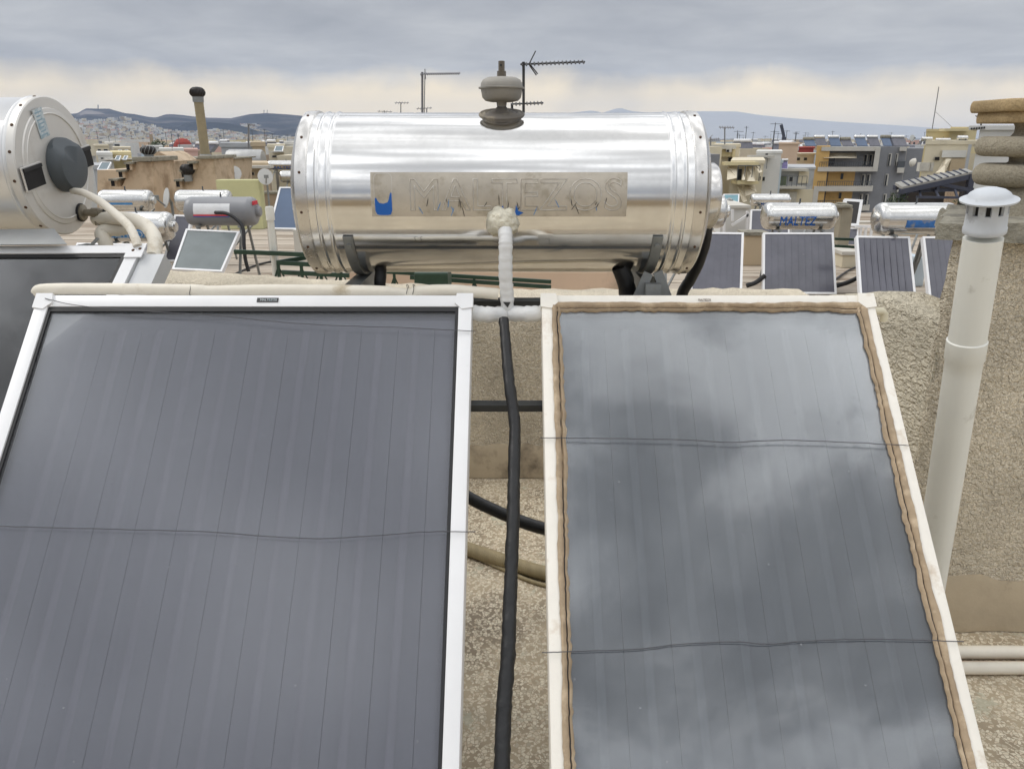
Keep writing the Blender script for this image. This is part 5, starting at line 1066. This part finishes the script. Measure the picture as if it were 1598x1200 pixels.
cp = thing('chimney_pillar', 'slim square concrete chimney pillar with small capped top among the right collectors', 'chimney', (pt(1318, 360, 15.8).x, 15.95, ROOF))
lo, hi = bm_box_px(1309, 1327, 325, 400, 15.8, .26, ROOF); bm = nbm(); b2(bm, lo, hi, .02); obj('shaft', bm, pm('grey_concrete', S(150, 142, 124), .95, var=.1, vs=5, bump=.3, bs=30), cp, w=True)
lo2, hi2 = bm_box_px(1305, 1331, 320, 325, 15.72, .42); bm = nbm(); b2(bm, lo2, hi2, .02); obj('cap', bm, M['cap'], cp, w=True); lo2, hi2 = bm_box_px(1311, 1325, 317, 320, 15.82, .24); bm = nbm(); b2(bm, lo2, hi2, .03); obj('top_block', bm, M['cap'], cp, w=True)
ws = thing('white_shed', 'small white roof shed with lattice frame behind the end cover of the big tank', 'shed', (pt(1145, 350, 21).x, 21, ROOF)); lo, hi = bm_box_px(1125, 1170, 324, 366, 21, 2, ROOF); bm = nbm(); b2(bm, lo, hi); obj('wall', bm, WM['white'], ws, w=True); lo, hi = bm_box_px(1122, 1172, 321, 325, 20.9, 2.3); bm = nbm(); b2(bm, lo, hi); obj('roof', bm, SLAB, ws, w=True)
for a, b in (((1142, 352), (1170, 334)), ((1166, 330), (1166, 366)), ((1130, 330), (1130, 366)), ((1143, 327), (1143, 345))):
    bm = nbm(); bar(bm, pt(*a, 20.7), pt(*b, 20.7), .06); obj('lattice_bar', bm, M['white'], ws, w=True)
tp = thing('solar_collector', 'flat teal panel with small round dish before it', 'solar collector', pt(1141, 322, 24)); quad_panel(tp, (1129, 303), (1154, 303), (1128, 320), (1153, 321), 24, 23.5, pm('teal_pane', S(110, 150, 160), .4), W_)
dish('tiny round white dish in front of the teal panel', 1138.5, 314, 11, 10, 22.6, R(8), ROOF, False)['group'] = 'dishes on the right roofs'
lowwall('pale grey low wall on right roof between rear tank and slim concrete pillar', (1236, 1312, 352, 366), 20.0, .3, WM['light grey'], SLAB)
lowwall('cream low parapet at far edge of the right roof, behind torn label tank', (1340, 1500, 350, 372), 23.5, .3, WM['cream'], SLAB)
lowwall('pale tiled bench block at foot of the slim concrete pillar', (1314, 1336, 398, 422), 15.2, .6, WM['cream'], SLAB)
lowwall('brown low wall at far edge of the left roof below emblem dish', (380, 440, 303, 330), 24.0, .3, WM['brown'], M['cap'])
bm = nbm(); lo, hi = bm_box_px(1431, 1447, 402, 416, 13.2, .5); b2(bm, (lo[0], 13.2, ROOF + .002), hi, .03); one('roof_box', bm, WM['pale blue'], 'small pale blue box on right roof between two collectors near chimney', 'box')
for k, (a, b, c, lab_) in enumerate(((1304, 1345, 428, 'thin dark cable trailing across right roof beside the concrete pillar'), (366, 434, 420, 'thin dark cable trailing across left roof toward the white pipe'))):
    bm = nbm(); tube(bm, catmull([ptz(a, c + 8, ROOF + .03), ptz((a + b) / 2, c - 6, ROOF + .03), ptz(b, c - 14, ROOF + .03)], 8), .02, 6); one('cable', bm, M['rubber'], lab_, 'cable')
# ------------------------------------------------------------------ left mid-distance
wl = building('white flat block with cylindrical water drum, left of the beige annex', (349, 397, 230, 300), 42, 6, 'light grey'); building('beige annex with one dark window beside the white drum block', (397, 417, 229, 300), 41.5, 6, 'beige', win=[(404, 410, 246, 253)])
bm = nbm(); lathe(bm, [(.5, -.9), (.55, -.8), (.55, .8), (.5, .9)], 20, 'X'); xf(bm, Matrix.Translation(pt(384, 251, 40.5))); obj('water_drum', bm, M['casing'], wl, 40, w=True); extra(wl, 'terrace', (362, 396, 257, 262), 40, 2, TAR)
bw = building('beige wall with small brown window below the drum block', (375, 420, 262, 300), 36, 3, 'beige', win=[(383, 391, 269, 274), (392, 397, 269, 274)], bal=[(374, 421, 259, 263, .6, False)])
ch_ = thing('church', 'red domed church rising from the far roofs', 'church', (pt(287, 240, 330).x, 330, GROUND)); m = pxm(330, 230); R0 = 13.2 * m
cz = lambda py: pt(287, py, 330).z - GROUND
bm = nbm(); lathe(bm, [(R0 * 1.08, cz(229.5)), (R0 * 1.02, cz(227)), (R0 * .9, cz(222.5)), (R0 * .62, cz(218)), (R0 * .5, cz(217)), (0, cz(216))], 16); obj('dome', bm, TILE, ch_, 20)
bm = nbm(); lathe(bm, [(R0 * .98, cz(240)), (R0 * .98, cz(229.5))], 16); dr = obj('drum', bm, WM['brown'], ch_, 20)
for k in range(16):
    a = 2 * math.pi * (k + .5) / 16; bm = nbm(); b2(bm, (R0 * .94, -R0 * .07, cz(232.5)), (R0 * 1.0, R0 * .07, cz(229.8))); xf(bm, Matrix.Rotation(a, 4, 'Z')); obj('window', bm, GLS, dr)
bm = nbm(); b2(bm, (-R0 * 1.5, -R0 * .8, .01), (R0 * 1.5, R0 * 1.4, cz(240))); obj('nave', bm, WM['pinkish'], ch_)
for dx in (-1.45, 1.2):
    bm = nbm(); lathe(bm, [(R0 * .55, cz(236)), (R0 * .5, cz(233)), (R0 * .3, cz(231)), (0, cz(230.4))], 14); xf(bm, Matrix.Translation((dx * R0, -R0 * .9, 0))); obj('half_dome', bm, TILE, ch_, 20)
    bm = nbm(); lathe(bm, [(R0 * .5, .01), (R0 * .5, cz(236))], 14); xf(bm, Matrix.Translation((dx * R0, -R0 * .9, 0))); obj('apse', bm, WM['pinkish'], ch_, 20)
bm = nbm(); a = pt(238, 229, 360); lathe(bm, [(1.1, 0), (.7, pt(236, 210, 360).z - GROUND)], 12); xf(bm, Matrix.Translation((a.x, 360, GROUND))); one('factory_chimney', bm, WM['brown'], 'lone brick factory stack against the crowded hillside', 'chimney', smooth=40)
pk = building('pink gabled roof house right of the leaning flue', (334, 350, 238, 300), 75, 5, 'cream', parap=False); mass(pk, 'pink_gable', [(334, 238), (344, 225), (347, 226), (351, 238)], 75, 4, WM['pinkish']); mass(pk, 'grey_slope', [(326, 239), (337, 226), (344, 225), (334, 238)], 75.5, 4, pm('slate', S(112, 116, 118), .8))
def tree(label, px, py, D, r, h, seed):
    rnd = random.Random(seed); c = pt(px, py, D); root = thing('tree', label, 'tree', (c.x, D, c.z - h)); bm = nbm()
    for k in range(700):
        d = Vector((rnd.gauss(0, 1), rnd.gauss(0, 1), rnd.gauss(0, .8))); d = d.normalized() * r * (rnd.random() ** .35) * (1 + .35 * mn.noise(d.normalized() * 2)); s = r * rnd.uniform(.08, .16)
        q = Matrix.Translation(d + Vector((0, 0, h))) @ Matrix.Rotation(rnd.uniform(0, 6.3), 4, 'Z') @ Matrix.Rotation(rnd.uniform(-1.2, 1.2), 4, 'X'); bm.faces.new([bm.verts.new(q @ Vector(v)) for v in ((-s * .6, 0, 0), (0, -s, 0), (s * .6, 0, 0), (0, s, 0))])
    obj('crown', bm, pm('leaf_green', (.045, .075, .025), .7, var=.5, vs=3), root)
    bm = nbm(); tube(bm, [(0, 0, 0), (.1, 0, h * .6), (.2, .1, h + r * .3)], [r * .12, r * .09, r * .03], 7); obj('trunk', bm, M['rust'], root)
tree('dark rounded tree in front of the crowded hillside, left of the red dome', 247, 228, 300, 2.6, 12, 5)
tree('small dark tree beside the rounded one, near the red dome', 240, 231, 290, 1.7, 11, 6)
building('small red roofed house at foot of the dark trees', (238, 250, 229, 250), 280, 6, TILE)
for (rect, D, col, lab_, win) in (
    ((150, 172, 229, 262), 95, 'cream', 'cream far block at edge of the brushed tank cover, dark strip windows', [(152, 158, 233, 236), (161, 169, 233, 236)]),
    ((168, 180, 225, 262), 100, 'white', 'tall bright white far block left of striped ventilator', []),
    ((155, 178, 243, 275), 60, 'white', 'white block with jutting balconies nearest to the brushed tank end', [(157, 162, 246, 249)]),
    ((180, 206, 233, 262), 88, 'cream', 'cream roof with two dark tilted panels, left of striped ventilator', []),
    ((176, 207, 242, 270), 62, 'pale yellow', 'pale yellow roof below the cream one, carrying small dark panels', [(178, 184, 246, 250)]),
    ((252, 270, 236, 262), 70, 'white', 'white far block with one dark door behind the beige gable', [(254, 257, 241, 248)]),
    ((273, 288, 236, 262), 66, 'white', 'plain white cube house below the red dome', []),
    ((288, 310, 236, 262), 84, 'pinkish', 'pinkish house row to the right of red dome', [(291, 294, 240, 243)]),
    ((232, 256, 230, 262), 120, 'white', 'long pale roof with ochre awning, just right of striped ventilator', [(246, 255, 235.5, 237)]),
    ((420, 446, 231, 262), 55, 'cream', 'cream block with slanted dark roof panes beside the big tank', [(424, 432, 243, 246), (436, 441, 243, 246)]),
    ((446, 475, 226, 262), 60, 'white', 'white block with small terrace hard against the big tank rim', [(450, 456, 232, 238)])):
    b_ = building(lab_, rect, D, 7, col, win, [(rect[0] - 1, rect[1] + 1, rect[2] + 6, rect[2] + 7.4, 1.0, False)] if D < 65 else [])
for (q, D, lab_) in ((((185, 234), (190, 234), (181, 240), (187, 240)), 86, 'left of two dark tilted panels on the cream roof'), (((195, 234), (200, 234), (191, 240), (197, 240)), 86, 'dark tilted panel on the cream roof, nearer the striped ventilator'),
                  (((182, 243), (189, 243), (178, 250), (186, 250)), 60, 'dark tilted panel on the pale yellow roof, away from ventilator'), (((194, 243), (200, 243), (191, 249), (197, 249)), 60, 'small dark tilted panel on the pale yellow roof, close to ventilator'),
                  (((158, 253), (174, 253), (151, 265), (168, 265)), 40, 'wide bluish panel above the beige stair house'), (((430, 228), (443, 228), (427, 236), (441, 236)), 54, 'slanted bluish panes on the cream block beside big tank')):
    t_ = thing('solar_collector', lab_, 'solar collector', pt((q[2][0] + q[3][0]) / 2, q[2][1], D)); quad_panel(t_, *q, D, D - .8, pm('greenish_pane', S(86, 104, 110), .3, spec=.7), W_, 2, .05)
lo, hi = bm_box_px(150, 170, 264, 272, 40, 4, GROUND)
building('grey roof deck carrying the wide bluish panel', (149, 172, 265, 300), 40.2, 4, 'light grey')
# ------------------------------------------------------------------ antennas
def yagi(label, mast, D, boom, elems, el_h, r=.012, group='television aerials', col='dk', extras=()):
    AM = pm('aerial_dark', (.05, .05, .05), .5, .5) if col == 'dk' else pm('aerial_grey', (.22, .22, .23), .5, .5)
    (mx, my0, my1) = mast; a, b = pt(mx, my1, D), pt(mx, my0, D); root = thing('television_aerial', label, 'aerial', a, group)
    bm = nbm(); tube(bm, [a, b], r * 1.6, 7); obj('mast', bm, AM, root, w=True)
    p, q = pt(*boom[0], D), pt(*boom[1], D); bm = nbm(); tube(bm, [p, q], r, 6); bo = obj('boom', bm, AM, root, w=True)
    for k in range(elems):
        t = (k + .5) / elems; c = p.lerp(q, t); bm = nbm(); h = el_h * pxm(D, 150) * 1.25; tube(bm, [c + Vector((0, -.12, -h * .5)), c + Vector((0, .12, h * .5))], r * .9, 5); obj('element', bm, AM, bo, w=True)
    for s, e in extras:
        bm = nbm(); tube(bm, [pt(*s, D), pt(*e, D)], r * .7, 5); obj('reflector_rod', bm, AM, root, w=True)
    return root
yagi('dark toothed aerial on black mast behind the expansion vessel, forked reflector', (817, 97, 185), 12, ((812, 101), (913, 97)), 16, 5, .013, extras=[((826, 100), (836, 80)), ((826, 102), (837, 118)), ((828, 102), (839, 116))])
yagi('low yellowish comb aerial crossing the black mast above the tank', (799, 162, 185), 12.3, ((797, 163), (848, 161)), 9, 4, .012)
yagi('grey toothed aerial on thin mast, above left half of the big tank', (659, 113, 185), 15, ((656, 116), (718, 115)), 18, 3.4, .013, col='gr', extras=[((663, 108), (664, 124)), ((663, 118), (662, 178))])
yagi('faint thin aerial on short pole, low over left of the big tank', (625.5, 160, 185), 26, ((616, 161), (638, 161)), 5, 3, .010, col='gr')
yagi('lowest aerial, flat above the big tank and left of the short pole one', (600, 173, 186), 30, ((589, 174), (612, 175)), 4, 3, .010, col='gr')
yagi('wide aerial just beside thin mast, low above the big tank', (666, 169, 186), 24, ((650, 170), (674, 169)), 5, 3, .010, col='gr')
yagi('rust coloured aerial mast with short arm on the white drum block', (388, 194, 232), 40, ((386, 194), (398, 196)), 3, 2, .03, col='gr')
yagi('aerial over pale yellow block, right of the big tank', (1131, 199, 226), 57, ((1122, 199), (1146, 199.5)), 6, 3, .03, col='gr')
yagi('lower slanting aerial at the big tank edge above pale yellow block', (1109, 214, 228), 57, ((1107, 219), (1123, 217)), 5, 3, .028, col='gr', extras=[((1107, 216), (1112, 211))])
yagi('small aerial on parapet of the tall white block', (1531, 182, 196), 34, ((1523, 182), (1536, 182)), 4, 2, .02)
bm = nbm(); tube(bm, [pt(1454, 206, 66), pt(1463, 150, 66), pt(1465, 136, 66)], .035, 6); wh = one('whip_aerial', bm, pm('aerial_grey', (.22, .22, .23), .5, .5), 'long thin leaning whip aerial above the yellow roof houses', 'aerial')
bm = nbm(); tube(bm, [pt(1460, 175, 66) - wh.location, pt(1486, 199, 66) - wh.location], .012, 4); obj('guy_wire', bm, RAIL, wh)
bm = nbm(); bar(bm, pt(1223.5, 214, 300), pt(1219, 195, 300), .9); bar(bm, pt(1223.5, 214, 300), (pt(1223.5, 214, 300).x, 300, GROUND), 1.2); one('crane', bm, DW, 'dark slanting crane jib far beyond the peach tower', 'crane')

# ------------------------------------------------------------------ city beyond: each block one thing with its own look
rnd = random.Random(77)
cols = ['white', 'cream', 'pale yellow', 'beige', 'peach', 'light grey', 'dark grey', 'pinkish', 'pale blue', 'brown']
feats = ['a bare flat roof', 'a roof hut', 'two roof huts', 'a white tank on the roof', 'a tall mast on the roof', 'long balconies', 'dark window rows', 'a blank front', 'tilted dark panels on the roof', 'a high parapet']
combos = [(c, f) for c in cols for f in feats]; rnd.shuffle(combos)
spots = []
for k in range(98):
    side = k % 2; D = 130 * (4.6 ** ((k + .5) / 98)) * rnd.uniform(.92, 1.08); px = rnd.uniform(140, 478) if side == 0 else rnd.uniform(1104, 1235 if D < 190 else 1420)
    if k > 91: px = rnd.uniform(480, 1100)
    spots.append((px, D))
for (px, D), (c, f) in zip(spots, combos):
    x = (px - 799) / FPX * D * 1.03; w = rnd.uniform(22, 52) * D / FPX; pyt = 240 - 19 * math.log(D / 130) / math.log(4.6) + rnd.uniform(-3, 5); pyt = max(pyt, 243) if 232 < px < 342 and D < 340 else pyt; top = pt(800, pyt, D).z; n = len(feats)
    where = 'left of big tank' if px < 480 else ('right of big tank' if px > 1102 else 'behind big tank')
    root = thing('apartment_building', f'distant {c} block with {f}, {where}', 'building', (x, D, GROUND), 'distant city blocks')
    h = top - GROUND; dp = rnd.uniform(9, 14); mat = WM[c]
    bm = nbm(); b2(bm, (-w / 2, 0, .01), (w / 2, dp, h)); obj('wall', bm, mat, root)
    bm = nbm(); e = .6 if f != 'a high parapet' else 1.3
    for lo, hi in (((-w / 2, 0, h), (w / 2, .3, h + e)), ((-w / 2, dp - .3, h), (w / 2, dp, h + e)), ((-w / 2, .3, h), (-w / 2 + .3, dp - .3, h + e)), ((w / 2 - .3, .3, h), (w / 2, dp - .3, h + e))): b2(bm, lo, hi)
    obj('parapet', bm, mat if f != 'a high parapet' else WM['white'], root)
    if 'hut' in f:
        for q in range(2 if 'two' in f else 1):
            bm = nbm(); xx = rnd.uniform(-w * .3, w * .25) if q == 0 else w * .3; b2(bm, (xx - 1.6, 3 + q, h + .01), (xx + 1.6, 6.5 + q, h + 2.2 + .5 * q)); obj('roof_hut', bm, WM[rnd.choice(('white', 'cream', 'light grey'))], root)
    if 'tank' in f:
        bm = nbm(); lathe(bm, [(.5, -1.1), (.6, -1), (.6, 1), (.5, 1.1)], 12, 'X', (rnd.uniform(-w * .3, w * .3), 3, h + 1.2)); obj('roof_tank', bm, M['white'], root, 40)
    if 'mast' in f:
        bm = nbm(); xx = rnd.uniform(-3, 3); tube(bm, [(xx, 4, h), (xx, 4, h + 5)], .06, 5); bar(bm, (xx - .8, 4, h + 4.8), (xx + 1.2, 4, h + 4.8), .07); obj('mast', bm, RAIL, root)
    if 'panels' in f:
        for q in range(3):
            bm = nbm(); xx = -w * .3 + q * w * .28; hexa(bm, [Vector((xx, 4, h + 1.7)), Vector((xx + 2, 4, h + 1.7)), Vector((xx + 2, 2.6, h + .3)), Vector((xx, 2.6, h + .3))], Vector((0, .1, -.1))); obj('panel', bm, PANEL, root)
    fl = 3 if D < 260 else 2
    if f == 'long balconies':
        for q in range(fl):
            bm = nbm(); z = h - 1.2 - q * 3.1; b2(bm, (-w * .44, -1.2, z - .9), (w * .44, -.01, z)); obj('balcony', bm, SLAB, root)
            bm = nbm(); b2(bm, (-w * .4, -.06, z + .1), (w * .4, .2, z + 1.6)) if q else b2(bm, (-w * .3, -.06, z + .1), (w * .2, .2, z + 1.1)); obj('window', bm, GLS, root)
    elif f != 'a blank front':
        nw = int(w / 2.6)
        for q in range(fl):
            for i in range(nw):
                bm = nbm(); xx = -w / 2 + (i + .5) * w / nw; z = h - 2.6 - q * 3.1; b2(bm, (xx - .6, -.05, z), (xx + .6, .2, z + (1.5 if (i + q) % 3 else 2.0))); obj('window', bm, GLS if (i * 7 + q * 3) % 4 else SHUT, root)
# small clutter on those roofs
def small_heater(r_):
    t = thing('solar_water_heater', 'tiny far solar heater among the distant roofs', 'solar heater', (0, 0, 0), 'tiny heaters on far roofs')
    bm = nbm(); hexa(bm, [Vector((-1.0, .5, 1.6)), Vector((1.0, .5, 1.6)), Vector((1.0, -.7, .2)), Vector((-1.0, -.7, .2))], Vector((0, .08, -.08))); obj('collector', bm, PANEL, t)
    bm = nbm(); lathe(bm, [(.2, -.8), (.28, -.7), (.28, .7), (.2, .8)], 12, 'X', (0, .6, 1.85)); obj('tank', bm, M['white'], t, 40); return t
def small_aerial(r_):
    t = thing('television_aerial', 'tiny thin aerial standing on a far roof', 'aerial', (0, 0, 0), 'tiny aerials on far roofs')
    bm = nbm(); tube(bm, [(0, 0, 0), (0, 0, 4.2)], .055, 5); bar(bm, (-.7, 0, 4.0), (1.1, 0, 4.0), .07)
    for k in range(5): bar(bm, (-.5 + k * .35, -.3, 4.0), (-.5 + k * .35, .3, 4.0), .04)
    obj('mast', bm, RAIL, t); return t
tops = [(o.location.x, o.location.y, max(v[2] for c in o.children if c.name.startswith('wall') for v in c.bound_box) + GROUND) for o in list(COL.objects) if o.get('group') == 'distant city blocks']
protoh = protoa = None
for k, (x, y, z) in enumerate(tops):
    if k % 98 > 91 or y > 420: continue
    for q in range(1 + (k % 2)):
        if k % 3 != 2:
            if protoh is None: protoh = small_heater(0); h_ = protoh
            else: h_ = copy_tree(protoh)
            h_.location = (x + rnd.uniform(-1.5, 1.5) * y / 150, y + 3 + q * 4, z); 
        if k % 3 != 0 and q == 0:
            if protoa is None: protoa = small_aerial(0); h_ = protoa
            else: h_ = copy_tree(protoa)
            h_.location = (x + rnd.uniform(-1.5, 1.5) * y / 150, y + 5, z); h_.rotation_euler.z = rnd.uniform(-.5, 3)
# far plain and hillside: one mass of thousands of blocks nobody could count
def city_mass(name, boxes):
    V = []; F = []; I = []
    for (x, y, z, w, d, h, mi) in boxes:
        n = len(V); w /= 2; d /= 2
        V += [(x - w, y - d, z), (x + w, y - d, z), (x + w, y + d, z), (x - w, y + d, z), (x - w, y - d, z + h), (x + w, y - d, z + h), (x + w, y + d, z + h), (x - w, y + d, z + h)]
        F += [(n, n + 1, n + 5, n + 4), (n + 1, n + 2, n + 6, n + 5), (n + 2, n + 3, n + 7, n + 6), (n + 3, n, n + 4, n + 7), (n + 4, n + 5, n + 6, n + 7)]; I += [mi] * 5
    me = bpy.data.meshes.new(name); me.from_pydata(V, [], F); me.polygons.foreach_set('material_index', I)
    for c in ('white', 'cream', 'beige', 'light grey', 'pale yellow', 'pinkish', 'pale blue', 'brown', 'dark grey'): me.materials.append(WM[c])
    o = bpy.data.objects.new(name, me); COL.objects.link(o); o['kind'] = 'stuff'; return o
bx = []
for k in range(2600):
    D = 560 * (5.5 ** (rnd.random() ** 1.3)); u = rnd.uniform(-.75, .72); w = rnd.uniform(9, 24); top = EYE - rnd.uniform(2, 9) if D < 1200 else EYE - rnd.uniform(3, 12)
    bx.append((u * D, D, GROUND + .01, w, rnd.uniform(9, 16), top - GROUND, rnd.choice((0, 0, 0, 1, 1, 2, 3, 3, 4, 5, 6, 7, 8))))
for k in range(260):     # the streets hidden by the big tank
    D = 42 * (13 ** rnd.random()); u = rnd.uniform(-.215, .19); w = rnd.uniform(6, 11) * min(1, D / 120 + .3)
    bx.append((u * D, D, GROUND + .01, w, rnd.uniform(7, 12), pt(800, rnd.uniform(226, 250), D).z - GROUND, rnd.choice((0, 0, 1, 1, 2, 3, 4, 5, 8))))
tag(city_mass('distant_city', bx), label='pale sea of far apartment blocks filling the plain')

# ------------------------------------------------------------------ hills
def interp(tab, x):
    if x <= tab[0][0]: return tab[0][1]
    for (a, b), (c, d) in zip(tab, tab[1:]):
        if x <= c:
            t = (x - a) / (c - a); return b + (d - b) * t
    return tab[-1][1]
RIDGE = [(-500, 190), (-100, 186), (60, 182), (105, 178.5), (122, 177), (133, 169.5), (155, 170), (170, 170), (180, 173), (195, 177), (210, 178.5), (232, 183), (243, 184), (258, 179), (268, 178.5), (285, 180), (300, 182), (320, 184), (360, 185), (390, 178.5), (415, 177), (450, 179), (480, 182), (560, 190), (650, 197), (760, 206), (900, 212)]
CITYTOP = [(-500, 205), (100, 196), (125, 195), (165, 196), (185, 190), (192, 188), (212, 193), (240, 199), (262, 204), (290, 206), (340, 206), (384, 213), (430, 217), (500, 218), (900, 219)]
D0h, D1h, D2h = 1500., 3500., 5200.
def hill_pt(px, t):
    """t 0..1 foot to top of the built-up slope, 1..2 up to the ridge, 2..3 behind it"""
    ct, rg = interp(CITYTOP, px), interp(RIDGE, px)
    if t <= 1: py = 229 + (ct - 229) * t; D = D0h + (D1h - D0h) * t
    elif t <= 2: py = ct + (rg - ct) * (t - 1) ** .9; D = D1h + (D2h - D1h) * (t - 1)
    else: py = rg + 26 * (t - 2); D = D2h + 2600 * (t - 2)
    p = pt(px, py, D)
    if 0 < t < 1.97:
        p.z += (mn.noise(Vector((p.x / 420, p.y / 420, 0))) * 30 + mn.noise(Vector((p.x / 130, p.y / 130, 3))) * 11) * min(1, t) * min(1, (1.97 - t) * 2)
    return p
HM = bpy.data.materials.new('wooded_slope'); HM.use_nodes = True
def hill_mat(m, base, rock, amt):
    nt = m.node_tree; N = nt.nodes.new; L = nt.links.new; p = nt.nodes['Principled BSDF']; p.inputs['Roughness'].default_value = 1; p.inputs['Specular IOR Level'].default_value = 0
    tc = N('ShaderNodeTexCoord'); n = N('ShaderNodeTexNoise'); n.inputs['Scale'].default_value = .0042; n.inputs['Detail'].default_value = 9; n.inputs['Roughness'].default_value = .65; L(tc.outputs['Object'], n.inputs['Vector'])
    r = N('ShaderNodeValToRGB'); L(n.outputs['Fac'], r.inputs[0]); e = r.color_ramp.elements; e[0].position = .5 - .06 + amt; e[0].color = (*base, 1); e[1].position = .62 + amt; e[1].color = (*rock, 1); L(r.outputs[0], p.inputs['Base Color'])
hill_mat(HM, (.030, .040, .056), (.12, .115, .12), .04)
def terrain(name, f, px0, px1, step, ts, mat):
    bm = nbm(); rows = [[bm.verts.new(f(px, t)) for px in [px0 + step * i for i in range(int((px1 - px0) / step) + 1)]] for t in ts]
    for A, B in zip(rows, rows[1:]):
        for k in range(len(A) - 1): bm.faces.new((A[k], A[k + 1], B[k + 1], B[k]))
    return struct(name, bm, mat, 80)
terrain('hills', hill_pt, -480, 900, 5, [i * .08 for i in range(13)] + [1.06, 1.14, 1.22, 1.3, 1.4, 1.5, 1.6, 1.7, 1.8, 1.88, 1.94, 2.0, 2.2, 2.6, 3.0], HM)
QM = bpy.data.materials.new('bare_quarry_rock'); QM.use_nodes = True; hill_mat(QM, (.15, .14, .145), (.25, .23, .225), 0)
def quarry(px, t):
    lo = interp([(112, 190), (122, 193), (145, 194), (165, 190), (172, 182)], px); hi = interp([(112, 186), (120, 180), (130, 173), (140, 172), (158, 176), (172, 181)], px)
    py = lo + (hi - lo) * t; ct, rg = interp(CITYTOP, px), interp(RIDGE, px); q = max(0, min(1, (ct - py) / max(1, ct - rg))) ** (1 / .9); p = pt(px, py, D1h + (D2h - D1h) * q - 45); return p
terrain('quarry_face', quarry, 112, 172, 3, [i / 8 for i in range(9)], QM)
FR = [(250, 215), (290, 192), (310, 190.5), (340, 191), (360, 193.5), (385, 199), (405, 206), (425, 212), (445, 216), (480, 219), (560, 221)]
def front(px, t):
    top = interp(FR, px)
    if t <= 1: p = pt(px, 224 + (top - 224) * t, 3300 + 500 * t)
    else: p = pt(px, top + 20 * (t - 1), 3800 + 700 * (t - 1))
    return p
FM = bpy.data.materials.new('dark_wooded_ridge'); FM.use_nodes = True; hill_mat(FM, (.022, .032, .046), (.04, .05, .06), .05)
terrain('wooded_ridge', front, 250, 560, 5, [0, .2, .4, .6, .8, .92, 1, 1.3, 2], FM)
MR = [(820, 214), (870, 179), (900, 175.5), (925, 172.5), (940, 176.5), (952, 173), (966, 168), (985, 174), (1010, 176), (1100, 174), (1150, 174.5), (1185, 180), (1225, 184), (1300, 190), (1400, 196), (1500, 203), (1650, 210), (1900, 214)]
def mount(px, t):
    top = interp(MR, px)
    if t <= 1: p = pt(px, 217 + (top - 217) * t, 8000 + 1500 * t); p.z += mn.noise(Vector((p.x / 600, p.y / 600, 9))) * 40 * t * (1 - t) * 2
    else: p = pt(px, top + 20 * (t - 1), 9500 + 900 * (t - 1))
    return p
MM = bpy.data.materials.new('haze_painted_mountain'); MM.use_nodes = True; hill_mat(MM, (.36, .365, .37), (.38, .385, .39), 0)  # base colour lightened to paint extra haze over the far mountain
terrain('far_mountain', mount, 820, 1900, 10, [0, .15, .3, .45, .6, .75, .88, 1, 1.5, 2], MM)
bx = []
for k in range(9000):
    px = rnd.uniform(-60, 520); t = rnd.random() ** .9 * 1.02; ct = interp(CITYTOP, px)
    if t > .93 and rnd.random() < .5: continue
    p = hill_pt(px, t); s = rnd.uniform(5, 12) * (.6 + t * .6); bx.append((p.x, p.y, p.z - 8, s, s, 8 + rnd.uniform(4, 12), rnd.choice((0, 0, 0, 0, 0, 1, 1, 1, 5, 3, 2, 7, 8, 8))))
for k in range(420):     # settlement climbing the right-hand ridge
    px = rnd.uniform(378, 470); t = rnd.random(); a = interp([(378, 196), (400, 195), (420, 200), (470, 207)], px); b = interp([(378, 199), (400, 207), (430, 212), (470, 217)], px); py = a + (b - a) * t
    D = 4700 - 600 * t; p = pt(px, py, D - 180)
    if rnd.random() < .35: continue
    s = rnd.uniform(9, 20); bx.append((p.x, p.y, p.z - 20, s, s, 30, rnd.choice((0, 1, 2, 3, 5, 8))))
tag(city_mass('hillside_town', bx), label='pale town of countless small blocks spread over the hill slopes')
bm = nbm(); tube(bm, [pt(153, 171, 5150), pt(153, 164, 5150)], 3, 6); one('summit_mast', bm, DW, 'thin mast on the flat hill top above the quarry', 'mast')
for px in (412, 417):
    bm = nbm(); tube(bm, [pt(px, 178, 5150), pt(px, 172, 5150)], 2.2, 6); one('summit_mast', bm, DW, 'pair of tiny masts on the broad ridge left of the big tank', 'mast', 'ridge masts')

# ------------------------------------------------------------------ haze: one closed box of thin air round everything
bm = nbm(); b2(bm, (-11000, -11000, GROUND - 1.9), (11000, 11000, 440)); hz = obj('haze', bm, bpy.data.materials.new('thin_air')); hz['kind'] = 'stuff'
hm = hz.data.materials[0]; hm.use_nodes = True; nt = hm.node_tree; nt.nodes.remove(nt.nodes['Principled BSDF']); pv = nt.nodes.new('ShaderNodeVolumePrincipled')
pv.inputs['Color'].default_value = (.66, .78, 1, 1); pv.inputs['Density'].default_value = 6.2e-5; pv.inputs['Anisotropy'].default_value = 0
nt.links.new(pv.outputs[0], nt.nodes['Material Output'].inputs['Volume'])
